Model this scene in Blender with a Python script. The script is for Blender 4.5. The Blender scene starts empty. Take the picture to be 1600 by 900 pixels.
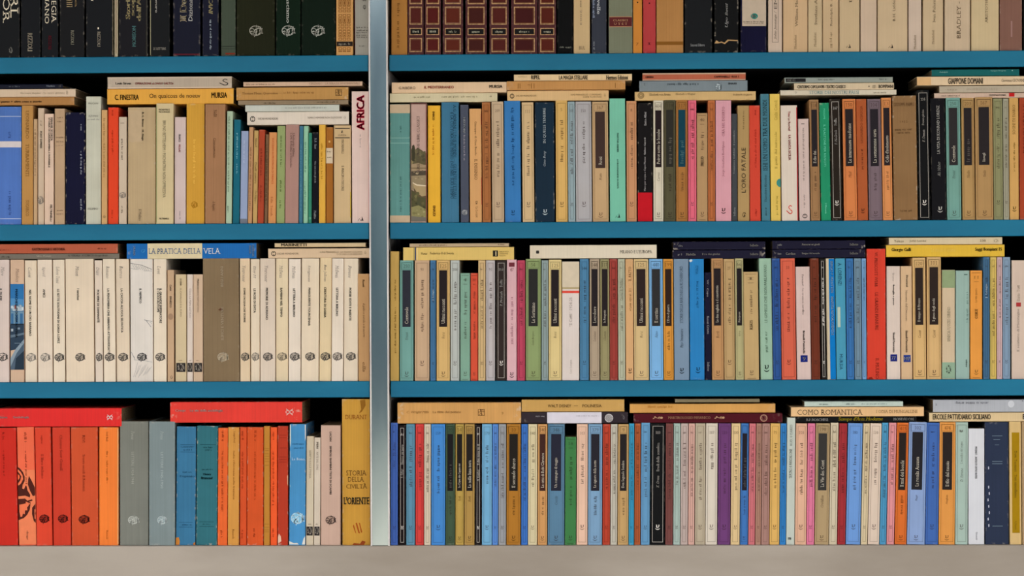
import bpy, bmesh, math, random
from mathutils import Matrix, Vector

scn = bpy.context.scene
col = scn.collection
RNG = random.Random(7)

# ------------------------------------------------------------------ camera
F, YAW, ROLL, DIST, CAMZ = 4200.0, -0.0315, 0.00416, 3.78, 0.9818
fw = Vector((math.sin(YAW), math.cos(YAW), 0))
rt = Vector((math.cos(YAW), -math.sin(YAW), 0))
up = Vector((0, 0, 1))
CR = rt * math.cos(ROLL) - up * math.sin(ROLL)
CU = up * math.cos(ROLL) + rt * math.sin(ROLL)
CAM = Vector((0, -DIST, CAMZ))
cd = bpy.data.cameras.new('camera')
cd.sensor_width = 36.0
cd.lens = F / 1600.0 * 36.0
cam = bpy.data.objects.new('camera', cd)
col.objects.link(cam)
cam.matrix_world = Matrix((
    (CR.x, CU.x, -fw.x, CAM.x), (CR.y, CU.y, -fw.y, CAM.y), (CR.z, CU.z, -fw.z, CAM.z), (0, 0, 0, 1)))
scn.camera = cam

# ------------------------------------------------------------------ light
world = bpy.data.worlds.new('sky')
scn.world = world
world.use_nodes = True
bg = world.node_tree.nodes['Background']
bg.inputs[0].default_value = (0.98, 1.0, 1.09, 1)      # overcast daylight in the street
bg.inputs[1].default_value = 2.5
sd = bpy.data.lights.new('sun', 'SUN')                    # behind the bookcase: lights the pavement beyond the awning
sd.energy = 4.0; sd.angle = math.radians(0.6); sd.color = (1.0, 0.95, 0.88)
sun = bpy.data.objects.new('sun', sd); col.objects.link(sun)
sun.rotation_euler = (math.radians(-40), 0, math.radians(12)); sun.location = (0, 6, 8)
vs = scn.view_settings
vs.view_transform = 'Standard'
vs.look = 'None'
vs.gamma = 1.0
vs.use_curve_mapping = False
vs.exposure = 0.34

# ------------------------------------------------------------------ helpers
def P(px, py):
    """point of the spine plane (Y = 0) seen at a photo pixel"""
    v = fw + CR * ((px - 800) / F) + CU * ((450 - py) / F)
    t = DIST / v.y
    return CAM + v * t

def lin(c):
    if isinstance(c, str):
        c = [int(c[i:i + 2], 16) for i in (0, 2, 4)]
    return [((v / 255) / 12.92 if v / 255 <= 0.04045 else ((v / 255 + 0.055) / 1.055) ** 2.4) for v in c]

def rgb(h):
    return [int(h[i:i + 2], 16) for i in (0, 2, 4)]

def hexs(c):
    return ''.join('%02x' % max(0, min(255, int(round(v)))) for v in c)

def mixc(a, b, t):
    a, b = rgb(a), rgb(b)
    return hexs([x * (1 - t) + y * t for x, y in zip(a, b)])

def nodes(name):
    m = bpy.data.materials.new(name)
    m.use_nodes = True
    nt = m.node_tree
    return m, nt, nt.nodes['Principled BSDF'], nt.nodes, nt.links

def math_node(N, op, a=None, b=None):
    n = N.new('ShaderNodeMath'); n.operation = op
    if a is not None: n.inputs[0].default_value = a
    if b is not None: n.inputs[1].default_value = b
    return n

def cover_material(name, rough, amount, scuff, bump, creases, spec=0.12):
    """printed paper or cloth: own colour from the object, with mottling, creases and scuffed edges"""
    m, nt, bs, N, L = nodes(name)
    oi = N.new('ShaderNodeObjectInfo')
    tc = N.new('ShaderNodeTexCoord')
    off = N.new('ShaderNodeVectorMath'); off.operation = 'ADD'
    sc = N.new('ShaderNodeVectorMath'); sc.operation = 'SCALE'
    sc.inputs[0].default_value = (37, 11, 53)
    L.new(oi.outputs['Random'], sc.inputs['Scale'])
    L.new(tc.outputs['Object'], off.inputs[0]); L.new(sc.outputs[0], off.inputs[1])
    n1 = N.new('ShaderNodeTexNoise'); n1.inputs['Scale'].default_value = 22; n1.inputs['Detail'].default_value = 5
    L.new(off.outputs[0], n1.inputs['Vector'])
    mp = N.new('ShaderNodeMapping'); mp.inputs['Scale'].default_value = (700, 700, 6)
    L.new(off.outputs[0], mp.inputs['Vector'])
    n2 = N.new('ShaderNodeTexNoise'); n2.inputs['Scale'].default_value = 1; n2.inputs['Detail'].default_value = 2
    L.new(mp.outputs[0], n2.inputs['Vector'])
    r1 = N.new('ShaderNodeMapRange'); r1.inputs[1].default_value = 0.3; r1.inputs[2].default_value = 0.7
    r1.inputs[3].default_value = 1 - amount; r1.inputs[4].default_value = 1 + amount * 0.6
    L.new(n1.outputs[0], r1.inputs[0])
    r2 = N.new('ShaderNodeMapRange'); r2.inputs[1].default_value = 0.35; r2.inputs[2].default_value = 0.65
    r2.inputs[3].default_value = 1 - creases; r2.inputs[4].default_value = 1 + creases * 0.6
    L.new(n2.outputs[0], r2.inputs[0])
    mu = math_node(N, 'MULTIPLY'); L.new(r1.outputs[0], mu.inputs[0]); L.new(r2.outputs[0], mu.inputs[1])
    hv = N.new('ShaderNodeVectorMath'); hv.operation = 'SCALE'
    L.new(oi.outputs['Color'], hv.inputs[0]); L.new(mu.outputs[0], hv.inputs['Scale'])
    # warm dust stain
    n3 = N.new('ShaderNodeTexNoise'); n3.inputs['Scale'].default_value = 9; n3.inputs['Detail'].default_value = 3
    L.new(off.outputs[0], n3.inputs['Vector'])
    r3 = N.new('ShaderNodeMapRange'); r3.inputs[1].default_value = 0.52; r3.inputs[2].default_value = 0.8
    r3.inputs[3].default_value = 0; r3.inputs[4].default_value = 0.22
    L.new(n3.outputs[0], r3.inputs[0])
    mx = N.new('ShaderNodeMix'); mx.data_type = 'RGBA'; mx.blend_type = 'MULTIPLY'
    mx.inputs[7].default_value = (0.86, 0.70, 0.50, 1)
    L.new(r3.outputs[0], mx.inputs[0]); L.new(hv.outputs[0], mx.inputs[6])
    # scuffs along the edges of the spine
    g = N.new('ShaderNodeSeparateXYZ'); L.new(tc.outputs['Generated'], g.inputs[0])
    e = []
    for ax, wid in ((0, 0.07), (2, 0.02)):
        a = math_node(N, 'SUBTRACT', None, 0.5); L.new(g.outputs[ax], a.inputs[0])
        b = math_node(N, 'ABSOLUTE'); L.new(a.outputs[0], b.inputs[0])
        r = N.new('ShaderNodeMapRange'); r.inputs[1].default_value = 0.5 - wid; r.inputs[2].default_value = 0.5
        L.new(b.outputs[0], r.inputs[0]); e.append(r)
    mxm = math_node(N, 'MAXIMUM'); L.new(e[0].outputs[0], mxm.inputs[0]); L.new(e[1].outputs[0], mxm.inputs[1])
    n4 = N.new('ShaderNodeTexNoise'); n4.inputs['Scale'].default_value = 160; n4.inputs['Detail'].default_value = 3
    L.new(off.outputs[0], n4.inputs['Vector'])
    r4 = N.new('ShaderNodeMapRange'); r4.inputs[1].default_value = 0.55; r4.inputs[2].default_value = 0.66
    L.new(n4.outputs[0], r4.inputs[0])
    ml = math_node(N, 'MULTIPLY'); L.new(mxm.outputs[0], ml.inputs[0]); L.new(r4.outputs[0], ml.inputs[1])
    ms = math_node(N, 'MULTIPLY', None, scuff); L.new(ml.outputs[0], ms.inputs[0])
    m2 = N.new('ShaderNodeMix'); m2.data_type = 'RGBA'
    m2.inputs[7].default_value = (0.62, 0.52, 0.40, 1)
    L.new(ms.outputs[0], m2.inputs[0]); L.new(mx.outputs[2], m2.inputs[6])
    L.new(m2.outputs[2], bs.inputs['Base Color'])
    bs.inputs['Roughness'].default_value = rough
    bs.inputs['Specular IOR Level'].default_value = spec
    bp = N.new('ShaderNodeBump'); bp.inputs['Strength'].default_value = bump; bp.inputs['Distance'].default_value = 0.0006
    L.new(n2.outputs[0], bp.inputs['Height']); L.new(bp.outputs[0], bs.inputs['Normal'])
    return m

def noise_material(name, c1, c2, scale, rough, metal=0.0, stretch=(1, 1, 1), bump=0.0, lo=0.35, hi=0.65, spec=0.2):
    m, nt, bs, N, L = nodes(name)
    tc = N.new('ShaderNodeTexCoord')
    mp = N.new('ShaderNodeMapping'); mp.inputs['Scale'].default_value = stretch
    L.new(tc.outputs['Object'], mp.inputs['Vector'])
    n = N.new('ShaderNodeTexNoise'); n.inputs['Scale'].default_value = scale; n.inputs['Detail'].default_value = 6
    L.new(mp.outputs[0], n.inputs['Vector'])
    r = N.new('ShaderNodeValToRGB')
    r.color_ramp.elements[0].position = lo; r.color_ramp.elements[1].position = hi
    r.color_ramp.elements[0].color = (*lin(c1), 1); r.color_ramp.elements[1].color = (*lin(c2), 1)
    L.new(n.outputs[0], r.inputs[0]); L.new(r.outputs[0], bs.inputs['Base Color'])
    bs.inputs['Roughness'].default_value = rough
    bs.inputs['Metallic'].default_value = metal
    bs.inputs['Specular IOR Level'].default_value = spec
    if bump:
        b = N.new('ShaderNodeBump'); b.inputs['Strength'].default_value = bump; b.inputs['Distance'].default_value = 0.001
        L.new(n.outputs[0], b.inputs['Height']); L.new(b.outputs[0], bs.inputs['Normal'])
    return m

M = {}
M['paper'] = cover_material('paper_cover', 0.62, 0.06, 0.16, 0.2, 0.03)
M['worn'] = cover_material('worn_paper_cover', 0.6, 0.09, 0.7, 0.3, 0.05)
M['cloth'] = cover_material('cloth_cover', 0.75, 0.08, 0.15, 0.4, 0.05)
M['gloss'] = cover_material('glossy_jacket', 0.34, 0.06, 0.3, 0.12, 0.05, 0.12)
M['leather'] = cover_material('leather_cover', 0.42, 0.16, 0.2, 0.5, 0.06, 0.25)

def print_material():
    m, nt, bs, N, L = nodes('printed_ink')
    oi = N.new('ShaderNodeObjectInfo'); tc = N.new('ShaderNodeTexCoord')
    n = N.new('ShaderNodeTexNoise'); n.inputs['Scale'].default_value = 90; n.inputs['Detail'].default_value = 3
    L.new(tc.outputs['Object'], n.inputs['Vector'])
    r = N.new('ShaderNodeMapRange'); r.inputs[3].default_value = 0.86; r.inputs[4].default_value = 1.1
    L.new(n.outputs[0], r.inputs[0])
    s = N.new('ShaderNodeVectorMath'); s.operation = 'SCALE'
    L.new(oi.outputs['Color'], s.inputs[0]); L.new(r.outputs[0], s.inputs['Scale'])
    L.new(s.outputs[0], bs.inputs['Base Color']); bs.inputs['Roughness'].default_value = 0.6
    bs.inputs['Specular IOR Level'].default_value = 0.1
    return m
M['ink'] = print_material()
M['gilt'] = noise_material('gilt_print', '8f6a45', 'c99a6a', 300, 0.45, 0.35)
M['pages'] = noise_material('page_edges', '5c4a34', '8a7250', 900, 0.85, 0, (0.15, 0.15, 1), 0.3)
M['shelf'] = noise_material('blue_shelf_paint', '0a6280', '12708e', 6, 0.42, 0.0, (0.6, 1, 3), 0.05)
M['post'] = noise_material('brushed_steel', '7c888c', 'a4aeac', 3.0, 0.14, 0.95, (6, 6, 1), 0.05)
M['flange'] = noise_material('pale_steel_edge', 'c4bab4', 'ded6cc', 12, 0.4, 0.2)
M['base'] = noise_material('greige_ledge', '958878', 'aea191', 5, 0.5, 0.1, (0.5, 1, 2), 0.08)
M['inner'] = noise_material('shaded_shelf_board', '08090b', '0e1013', 8, 0.8)  # near-black boards: deep shade under the shelves put into the colour
M['back'] = noise_material('black_back', '030304', '060607', 8, 0.9)
M['floor'] = noise_material('paving', 'a8a294', 'bcb5a6', 4, 0.8, 0, (1, 1, 1), 0.2)
M['added_facade'] = noise_material('added_slate_facade', '44545e', '54666c', 1.2, 0.85)
M['added_awning'] = noise_material('added_awning_canvas', '4d5a58', '5c6a68', 5, 0.9)

def link_mesh(name, verts, faces, mat, parent=None, color=None, smooth=False, fix=False):
    me = bpy.data.meshes.new(name)
    me.from_pydata(verts, [], faces)
    if fix:
        bm = bmesh.new(); bm.from_mesh(me)
        bmesh.ops.recalc_face_normals(bm, faces=bm.faces[:])
        bm.to_mesh(me); bm.free()
    if smooth:
        me.polygons.foreach_set('use_smooth', [True] * len(me.polygons))
    me.materials.append(mat)
    o = bpy.data.objects.new(name, me)
    col.objects.link(o)
    if parent: o.parent = parent
    if color: o.color = (*color, 1)
    return o

def box_obj(name, x0, x1, y0, y1, z0, z1, mat, parent=None, bevel=0.0, loc=None):
    bm = bmesh.new()
    bmesh.ops.create_cube(bm, size=1)
    c = Vector(((x0 + x1) / 2, (y0 + y1) / 2, (z0 + z1) / 2))
    for v in bm.verts:
        v.co = Vector((v.co.x * (x1 - x0), v.co.y * (y1 - y0), v.co.z * (z1 - z0)))
    if bevel:
        bmesh.ops.bevel(bm, geom=bm.edges[:], offset=bevel, segments=2, profile=0.5, affect='EDGES')
    me = bpy.data.meshes.new(name); bm.to_mesh(me); bm.free()
    me.materials.append(mat)
    o = bpy.data.objects.new(name, me); col.objects.link(o)
    o.location = c
    if parent:
        o.parent = parent
        o.location = c - parent.location
    return o

# ------------------------------------------------------------------ setting and bookcase
ZT = [CAMZ + v for v in (0.3290, 0.0925, -0.1304, -0.3618)]     # upper faces of the four shelves
TH = 0.0228
DEEP = 0.235
XL, XR = P(-13, 450).x, P(1617, 450).x
PX0, PX1 = P(578.2, 450).x, P(607.8, 450).x
TOPZ = CAMZ + 0.545
fl = link_mesh('floor', [(-30, -40, 0), (30, -40, 0), (30, 3, 0), (-30, 3, 0)], [(0, 1, 2, 3)], M['floor'])
fl['kind'] = 'structure'
aw = box_obj('shade_awning', -3.5, 3.5, -2.0, 0.3, 1.95, 1.97, M['added_awning'])  # unseen awning, added to darken the upper rows
aw['kind'] = 'structure'

wb = box_obj('sun_block_wall', -5, 5, 0.30, 0.5, 0, 4, M['added_awning']); wb['kind'] = 'structure'  # unseen wall, added behind the case to hold back the sun
wo = box_obj('added_wall_opposite', -14, 14, -12.4, -12, 0, 3.0, M['added_facade']); wo['kind'] = 'structure'  # unseen, added: blocks low sky and gives the post a dark reflection

case = bpy.data.objects.new('bookcase', None)
case.location = (0, 0.1, 0); col.objects.link(case)
case['label'] = 'blue-shelved open bookcase with steel upright and grey ledge, filled with books'
case['category'] = 'bookcase'
FY = -0.003
xa, xb = P(577.2, 450).x, P(610.0, 450).x
for z in ZT[:3] + [TOPZ]:
    for a, b in ((XL, xa), (xb, XR)):
        o = box_obj('shelf', a + .0005, b - .0005, FY + .003, DEEP, z - TH + .002, z, M['inner'], case)
        lip = box_obj('shelf_front', a, b, FY, FY + .006, z - TH, z, M['shelf'], None, 0.0011)
        lip.parent = o; lip.location = lip.location - o.location - case.location
base = box_obj('base_ledge', XL - .03, XR + .03, FY - .002, DEEP + .01, 0, ZT[3], M['base'], case, 0.002)
box_obj('back_panel', XL - .02, XR + .02, DEEP, DEEP + .008, ZT[3], TOPZ, M['back'], case)
po = box_obj('upright_post', PX0 + .001, PX1 - .001, -0.006, DEEP, ZT[3], TOPZ, M['post'], case, 0.0006)
for a, b in ((PX0, PX0 + .0021), (PX1 - .0021, PX1)):
    f = box_obj('post_edge', a, b, -0.0075, DEEP - .01, ZT[3], TOPZ, M['flange'])
    f.parent = po; f.location = f.location - po.location - case.location
for a, b in ((XL - .03, XL), (XR, XR + .03)):
    box_obj('side_post', a, b, -0.004, DEEP, ZT[3], TOPZ, M['post'], case, 0.001)
# ------------------------------------------------------------------ printing on the spines
_tc = {}
def text_mesh(s, serif=False, bold=0.0, shear=0.0):
    """glyph outlines scaled to the unit square, and their natural length per unit of height"""
    k = (s, serif, bold, shear)
    if k in _tc: return _tc[k]
    cu = bpy.data.curves.new('t', 'FONT')
    cu.body = s; cu.resolution_u = 2; cu.offset = min(0.0, bold); cu.shear = shear; cu.fill_mode = 'FRONT'
    ob = bpy.data.objects.new('t', cu)
    me = bpy.data.meshes.new_from_object(ob)
    vs = [(v.co.x, v.co.y) for v in me.vertices]
    fs = [tuple(p.vertices) for p in me.polygons]
    if serif and vs:
        cnt = {}
        for f in fs:
            for a, b in zip(f, f[1:] + f[:1]):
                e = (min(a, b), max(a, b)); cnt[e] = cnt.get(e, 0) + 1
        top = max(v[1] for v in vs)
        for (a, b), n in cnt.items():
            if n != 1: continue
            (x0, y0), (x1, y1) = vs[a], vs[b]
            if abs(y0 - y1) > 0.004: continue
            w = abs(x1 - x0)
            if w < 0.03 or w > 0.17: continue
            y = (y0 + y1) / 2
            if abs(y) < 0.03: ya, yb = y, y + 0.055
            elif y > 0.3: ya, yb = y - 0.055, y
            else: continue
            xa_, xb_ = min(x0, x1) - 0.085, max(x0, x1) + 0.085
            i = len(vs)
            vs += [(xa_, ya), (xb_, ya), (xb_, yb), (xa_, yb)]; fs.append((i, i + 1, i + 2, i + 3))
    if bold > 0 and vs:                                             # heavier strokes
        n0 = len(vs); base_v, base_f = list(vs), list(fs)
        for k, (dx, dy) in enumerate(((bold * 1.6, 0), (-bold * 1.6, 0), (0, bold))):
            vs += [(x + dx, y + dy) for x, y in base_v]
            fs += [tuple(i + n0 * (k + 1) for i in f) for f in base_f]
    bpy.data.objects.remove(ob); bpy.data.curves.remove(cu); bpy.data.meshes.remove(me)
    if not vs:
        _tc[k] = ([], [], 1); return _tc[k]
    x0 = min(v[0] for v in vs); x1 = max(v[0] for v in vs)
    y0 = min(v[1] for v in vs); y1 = max(v[1] for v in vs)
    out = [((x - x0) / (x1 - x0), (y - y0) / (y1 - y0)) for x, y in vs]
    _tc[k] = (out, fs, (x1 - x0) / (y1 - y0))
    return _tc[k]

def tick_mesh(length_ratio):
    """worn, no longer readable print: a row of short uneven strokes"""
    n = max(4, int(length_ratio * 1.7))
    vs, fs = [], []
    gap = RNG.randint(3, 8)
    for i in range(n):
        gap -= 1
        if gap == 0:
            gap = RNG.randint(3, 8); continue
        a = (i + 0.12) / n; b = a + RNG.choice((0.3, 0.5, 0.6)) / n
        lo, hi = RNG.choice(((0, .7), (0, .7), (0, 1), (-.2, .7), (.1, .6)))
        j = len(vs); vs += [(a, lo), (b, lo), (b, hi), (a, hi)]; fs.append((j, j + 1, j + 2, j + 3))
        if RNG.random() < 0.5:
            j = len(vs); h = RNG.choice((0.05, 0.32, 0.6)); vs += [(a, h), ((i + .95) / n, h), ((i + .95) / n, h + .12), (a, h + .12)]
            fs.append((j, j + 1, j + 2, j + 3))
    return vs, fs, length_ratio

def ring(rx, ry, t, n=20, a0=0, a1=2 * math.pi, cx=0, cy=0):
    vs, fs = [], []
    for i in range(n + 1):
        a = a0 + (a1 - a0) * i / n
        vs += [(cx + rx * math.cos(a), cy + ry * math.sin(a)), (cx + (rx - t) * math.cos(a), cy + (ry - t) * math.sin(a))]
    for i in range(n): fs.append((2 * i, 2 * i + 1, 2 * i + 3, 2 * i + 2))
    return vs, fs

def disc(rx, ry, n=18, cx=0, cy=0):
    return [(cx + rx * math.cos(2 * math.pi * i / n), cy + ry * math.sin(2 * math.pi * i / n)) for i in range(n)], [tuple(range(n))]

def poly(*pts): return list(pts), [tuple(range(len(pts)))]

def stroke(pts, w):
    vs, fs = [], []
    for (a, b), (c, d) in zip(pts, pts[1:]):
        l = math.hypot(c - a, d - b) or 1; nx, ny = -(d - b) / l * w / 2, (c - a) / l * w / 2
        j = len(vs); vs += [(a + nx, b + ny), (a - nx, b - ny), (c - nx, d - ny), (c + nx, d + ny)]; fs.append((j, j + 1, j + 2, j + 3))
    return vs, fs

def join(*ms):
    vs, fs = [], []
    for v, f in ms:
        j = len(vs); vs += v; fs += [tuple(i + j for i in q) for q in f]
    return vs, fs

_r = random.Random(3)
def scribble(n, rx=.42, ry=.42):
    out = []
    for i in range(n):
        a = _r.random() * 6.28; r = _r.random() ** .5
        x, y = rx * r * math.cos(a), ry * r * math.sin(a)
        pts = [(x, y)]
        for k in range(3):
            a += _r.uniform(-1.2, 1.2); x += .13 * math.cos(a); y += .13 * math.sin(a); pts.append((x, y))
        pts = [(px_ if px_ * px_ + py_ * py_ < .22 else px_ * .8, py_ if px_ * px_ + py_ * py_ < .22 else py_ * .8) for px_, py_ in pts]
        out.append(stroke(pts, .055))
    return join(*out)

EMB = {   # unit square marks, centre at the origin
    'oval': join(ring(.5, .5, .06, 22), scribble(26), stroke([(-.2, -.3), (-.05, .1), (.15, .2)], .1), stroke([(0, -.35), (.1, 0)], .08)),
    'solid': join(disc(.5, .5, 20)),
    'smile': join(poly((-.5, -.12), (-.36, -.3), (-.12, -.43), (.12, -.43), (.36, -.3), (.5, -.12), (.3, -.22), (.1, -.28), (-.1, -.28), (-.3, -.22)),
                  poly((-.32, .05), (-.12, -.06), (-.06, .1), (-.12, .48), (-.34, .48), (-.24, .28)), poly((.08, .0), (.24, .02), (.32, .2), (.36, .48), (.14, .48), (.2, .28)),
                  stroke([(-.12, -.02), (.1, .0)], .1)),
    'slant': join(poly((-.1, -.5), (.12, -.5), (.0, -.1)), poly((.12, -.5), (.45, -.5), (.2, .5)), poly((-.5, -.5), (-.42, -.5), (-.2, -.05), (-.26, 0)), poly((-.2, -.05), (.1, .4), (.2, .5), (-.12, .1))),
    'ring': join(ring(.5, .5, .14, 20)),
    'o_logo': join(ring(.5, .5, .13, 20), poly((-.13, -.3), (.13, -.3), (.13, -.15), (-.13, -.15)), poly((-.13, .15), (.13, .15), (.13, .3), (-.13, .3))),
    'square_logo': join(ring(.7, .7, .1, 4, math.pi / 4, 2 * math.pi + math.pi / 4), stroke([(-.45, .05), (.45, .1)], .08), stroke([(-.05, .45), (.05, -.45)], .08), scribble(5, .3, .3)),
    'knot': join(ring(.24, .24, .08, 12, cx=-.24, cy=0), ring(.24, .24, .08, 12, cx=.24), stroke([(-.4, .42), (0, .1), (.4, .42)], .09), stroke([(-.4, -.42), (0, -.1), (.4, -.42)], .09)),
    'swirl': join(ring(.26, .22, .09, 14, math.radians(20), math.radians(270), .05, .25), ring(.3, .24, .1, 14, math.radians(-160), math.radians(95), .05, -.22), stroke([(-.5, -.1), (-.2, -.3), (-.1, -.4)], .1)),
    'check': join(*[ring(.5, .5, .08, 18)] + [poly((x, y), (x + .1, y), (x + .1, y + .1), (x, y + .1)) for i, x in enumerate([-.4, -.3, -.2, -.1, 0, .1, .2, .3]) for j, y in enumerate([-.4, -.3, -.2, -.1, 0, .1, .2, .3]) if (i + j) % 2 == 0 and (x + .05) ** 2 + (y + .05) ** 2 < .19]),
    'spiral': join(ring(.5, .5, .08, 18), ring(.36, .36, .07, 16), ring(.22, .22, .07, 12)),
    'blob': scribble(22, .4, .42),
    'ornament': join(disc(.12, .25, 10, .25, 0), ring(.12, .28, .06, 10, cx=.05), stroke([(-.5, -.15), (-.3, .1), (-.1, -.1), (.1, .1)], .1), disc(.07, .16, 8, -.35, .2), disc(.06, .14, 8, -.5, -.15)),
    'bird': join(poly((-.4, -.4), (.1, -.5), (.3, .1), (.0, .5), (-.1, .2)), stroke([(-.5, -.45), (.5, -.45)], .08)),
    'leaf': join(ring(.4, .45, .1, 10, .3, 4.2), stroke([(-.1, -.45), (.25, .45)], .09), disc(.16, .2, 8, .1, -.15)),
}

GAIN = {0: 1.22, 1: 1.18, 2: 1.1, 3: 1.11}
BOOKS = []          # every book's description, for the labels

class Print:
    """collects the printed marks of one spine, one mesh per part name and colour"""
    def __init__(s, X, Z, sc, gain):
        s.X, s.Z, s.sc, s.gain, s.acc = X, Z, sc, gain, {}
    def add(s, part, colr, pts, faces, layer):
        one = part not in ('lettering', 'border')        # each band, panel or picture patch is a piece of its own
        v, f, _l = s.acc.setdefault((part, colr, len(s.acc) if one else 0), ([], [], (1 if one else 6) + .12 * len(s.acc)))
        j = len(v); v += pts; f += [tuple(i + j for i in q) for q in faces]
    def emit(s, root, y0, yfun=None):
        for (part, colr, _k), (v, f, layer) in s.acc.items():
            yy = y0 - 0.00008 * layer
            c = [min(.9, q * s.gain) for q in lin(colr)]
            mt = M['gilt'] if part == 'border' and colr in GILTS else M['ink']
            if not yfun:
                link_mesh(part, [(a, yy, b) for a, b in v], f, mt, root, c); continue
            bm = bmesh.new()                                        # follow the rounded spine
            vv = [bm.verts.new((a, 0, b)) for a, b in v]
            for q in f:
                if len(set(q)) > 2: bm.faces.new([vv[k] for k in q])
            lo, hi = min(a for a, b in v), max(a for a, b in v)
            nn = int((hi - lo) / .003) + 1 if part != 'lettering' else 1
            for k in range(1, nn):
                bmesh.ops.bisect_plane(bm, geom=bm.verts[:] + bm.edges[:] + bm.faces[:], plane_co=(lo + (hi - lo) * k / nn, 0, 0), plane_no=(1, 0, 0))
            for w_ in bm.verts: w_.co.y = yy - .0001 + yfun(w_.co.x)
            o = link_mesh(part, [], [], mt, root, c)
            bm.to_mesh(o.data); bm.free()
GILTS = ('b08a62', 'a87640', 'd3ab88', '9a6034', 'c0935c', 'a06f40', 'b87c44')

# mark constructors ---------------------------------------------------------
def u(s, y0, y1, xf=.5, h=4, c='2a2220', st=''): return ('u', s, y0, y1, xf, h, c, st)     # reads upwards
def d(s, y0, y1, xf=.5, h=4, c='2a2220', st=''): return ('d', s, y0, y1, xf, h, c, st)     # reads downwards
def t(s, x0, x1, y0, y1, c='2a2220', st=''): return ('t', s, x0, x1, y0, y1, c, st)        # horizontal, pixels
def r(x0, x1, y0, y1, c, part='band'): return ('r', x0, x1, y0, y1, c, part)               # fractions of the width
def e(k, xf, y, w, h, c): return ('e', k, xf, y, w, h, c)
def R(x0, x1, y0, y1, c, part='band'): return ('R', x0, x1, y0, y1, c, part)               # pixels
def X(k, x, y, w, h, c): return ('X', k, x, y, w, h, c)
def g(c, *pts): return ('g', c, pts)                                                     # picture patch, (xf, y)

def do_marks(pr, marks, px_x, px_z, wpx, fx):
    """px_x, px_z: photo pixels to spine coordinates; fx: fraction to spine coordinate"""
    for m in marks:
        k = m[0]
        if k in 'udt':
            if k == 't':
                _, s, a0, a1, y0, y1, c, st = m
                L_, H_ = abs(a1 - a0), abs(y1 - y0)
            else:
                _, s, y0, y1, xf, h, c, st = m
                L_, H_ = abs(y1 - y0), h
            if s == '~': v, f, _a = tick_mesh(L_ / H_)
            else: v, f, _a = text_mesh(s, 's' in st, 0.042 if 'x' in st else 0.018 if 'b' in st else (-0.008 if 'l' in st or 's' in st else 0.0), 0.25 if 'i' in st else 0.0)
            if not v: continue
            if k == 't':
                X0, X1, Z0, Z1 = px_x(a0), px_x(a1), px_z(y1), px_z(y0)
                pts = [(X0 + (X1 - X0) * a, Z0 + (Z1 - Z0) * b) for a, b in v]
            else:
                xc = fx(xf); hh = h * pr.sc; zt, zb = px_z(y0), px_z(y1)
                if k == 'u': pts = [(xc - (b - .5) * hh, zb + (zt - zb) * a) for a, b in v]
                else: pts = [(xc + (b - .5) * hh, zt - (zt - zb) * a) for a, b in v]
            pr.add('lettering', c, pts, f, 3)
        elif k == 'r':
            _, x0, x1, y0, y1, c, part = m
            a, b, lo, hi = fx(x0), fx(x1), px_z(y1), px_z(y0)
            pr.add(part, c, [(a, lo), (b, lo), (b, hi), (a, hi)], [(0, 1, 2, 3)], 1)
        elif k == 'e':
            _, kk, xf, y, w, h, c = m
            v, f = EMB[kk]
            xc, zc = fx(xf), px_z(y)
            pr.add('emblem', c, [(xc + a * w * pr.sc, zc + b * h * pr.sc) for a, b in v], f, 2)
        elif k == 'g':
            _, c, pts = m
            pr.add('picture', c, [(fx(a), px_z(b)) for a, b in pts], [tuple(range(len(pts)))], 1 + .05 * len(pr.acc))
        elif k == 'R':
            _, x0, x1, y0, y1, c, part = m
            a, b, lo, hi = px_x(x0), px_x(x1), px_z(y1), px_z(y0)
            pr.add(part, c, [(a, lo), (b, lo), (b, hi), (a, hi)], [(0, 1, 2, 3)], 1)
        elif k == 'X':
            _, kk, x, y, w, h, c = m
            v, f = EMB[kk]
            xc, zc = px_x(x), px_z(y)
            pr.add('emblem', c, [(xc + a * w * pr.sc, zc + b * h * pr.sc) for a, b in v], f, 2)
        elif k == 'f':                                              # thin ruled frame
            _, x0, x1, y0, y1, c, w = m
            a, b, lo, hi = fx(x0), fx(x1), px_z(y1), px_z(y0); q = w * pr.sc
            pts = [(a, lo), (b, lo), (b, hi), (a, hi), (a + q, lo + q), (b - q, lo + q), (b - q, hi - q), (a + q, hi - q)]
            pr.add('border', c, pts, [(0, 1, 5, 4), (1, 2, 6, 5), (2, 3, 7, 6), (3, 0, 4, 7)], 2)

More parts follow.
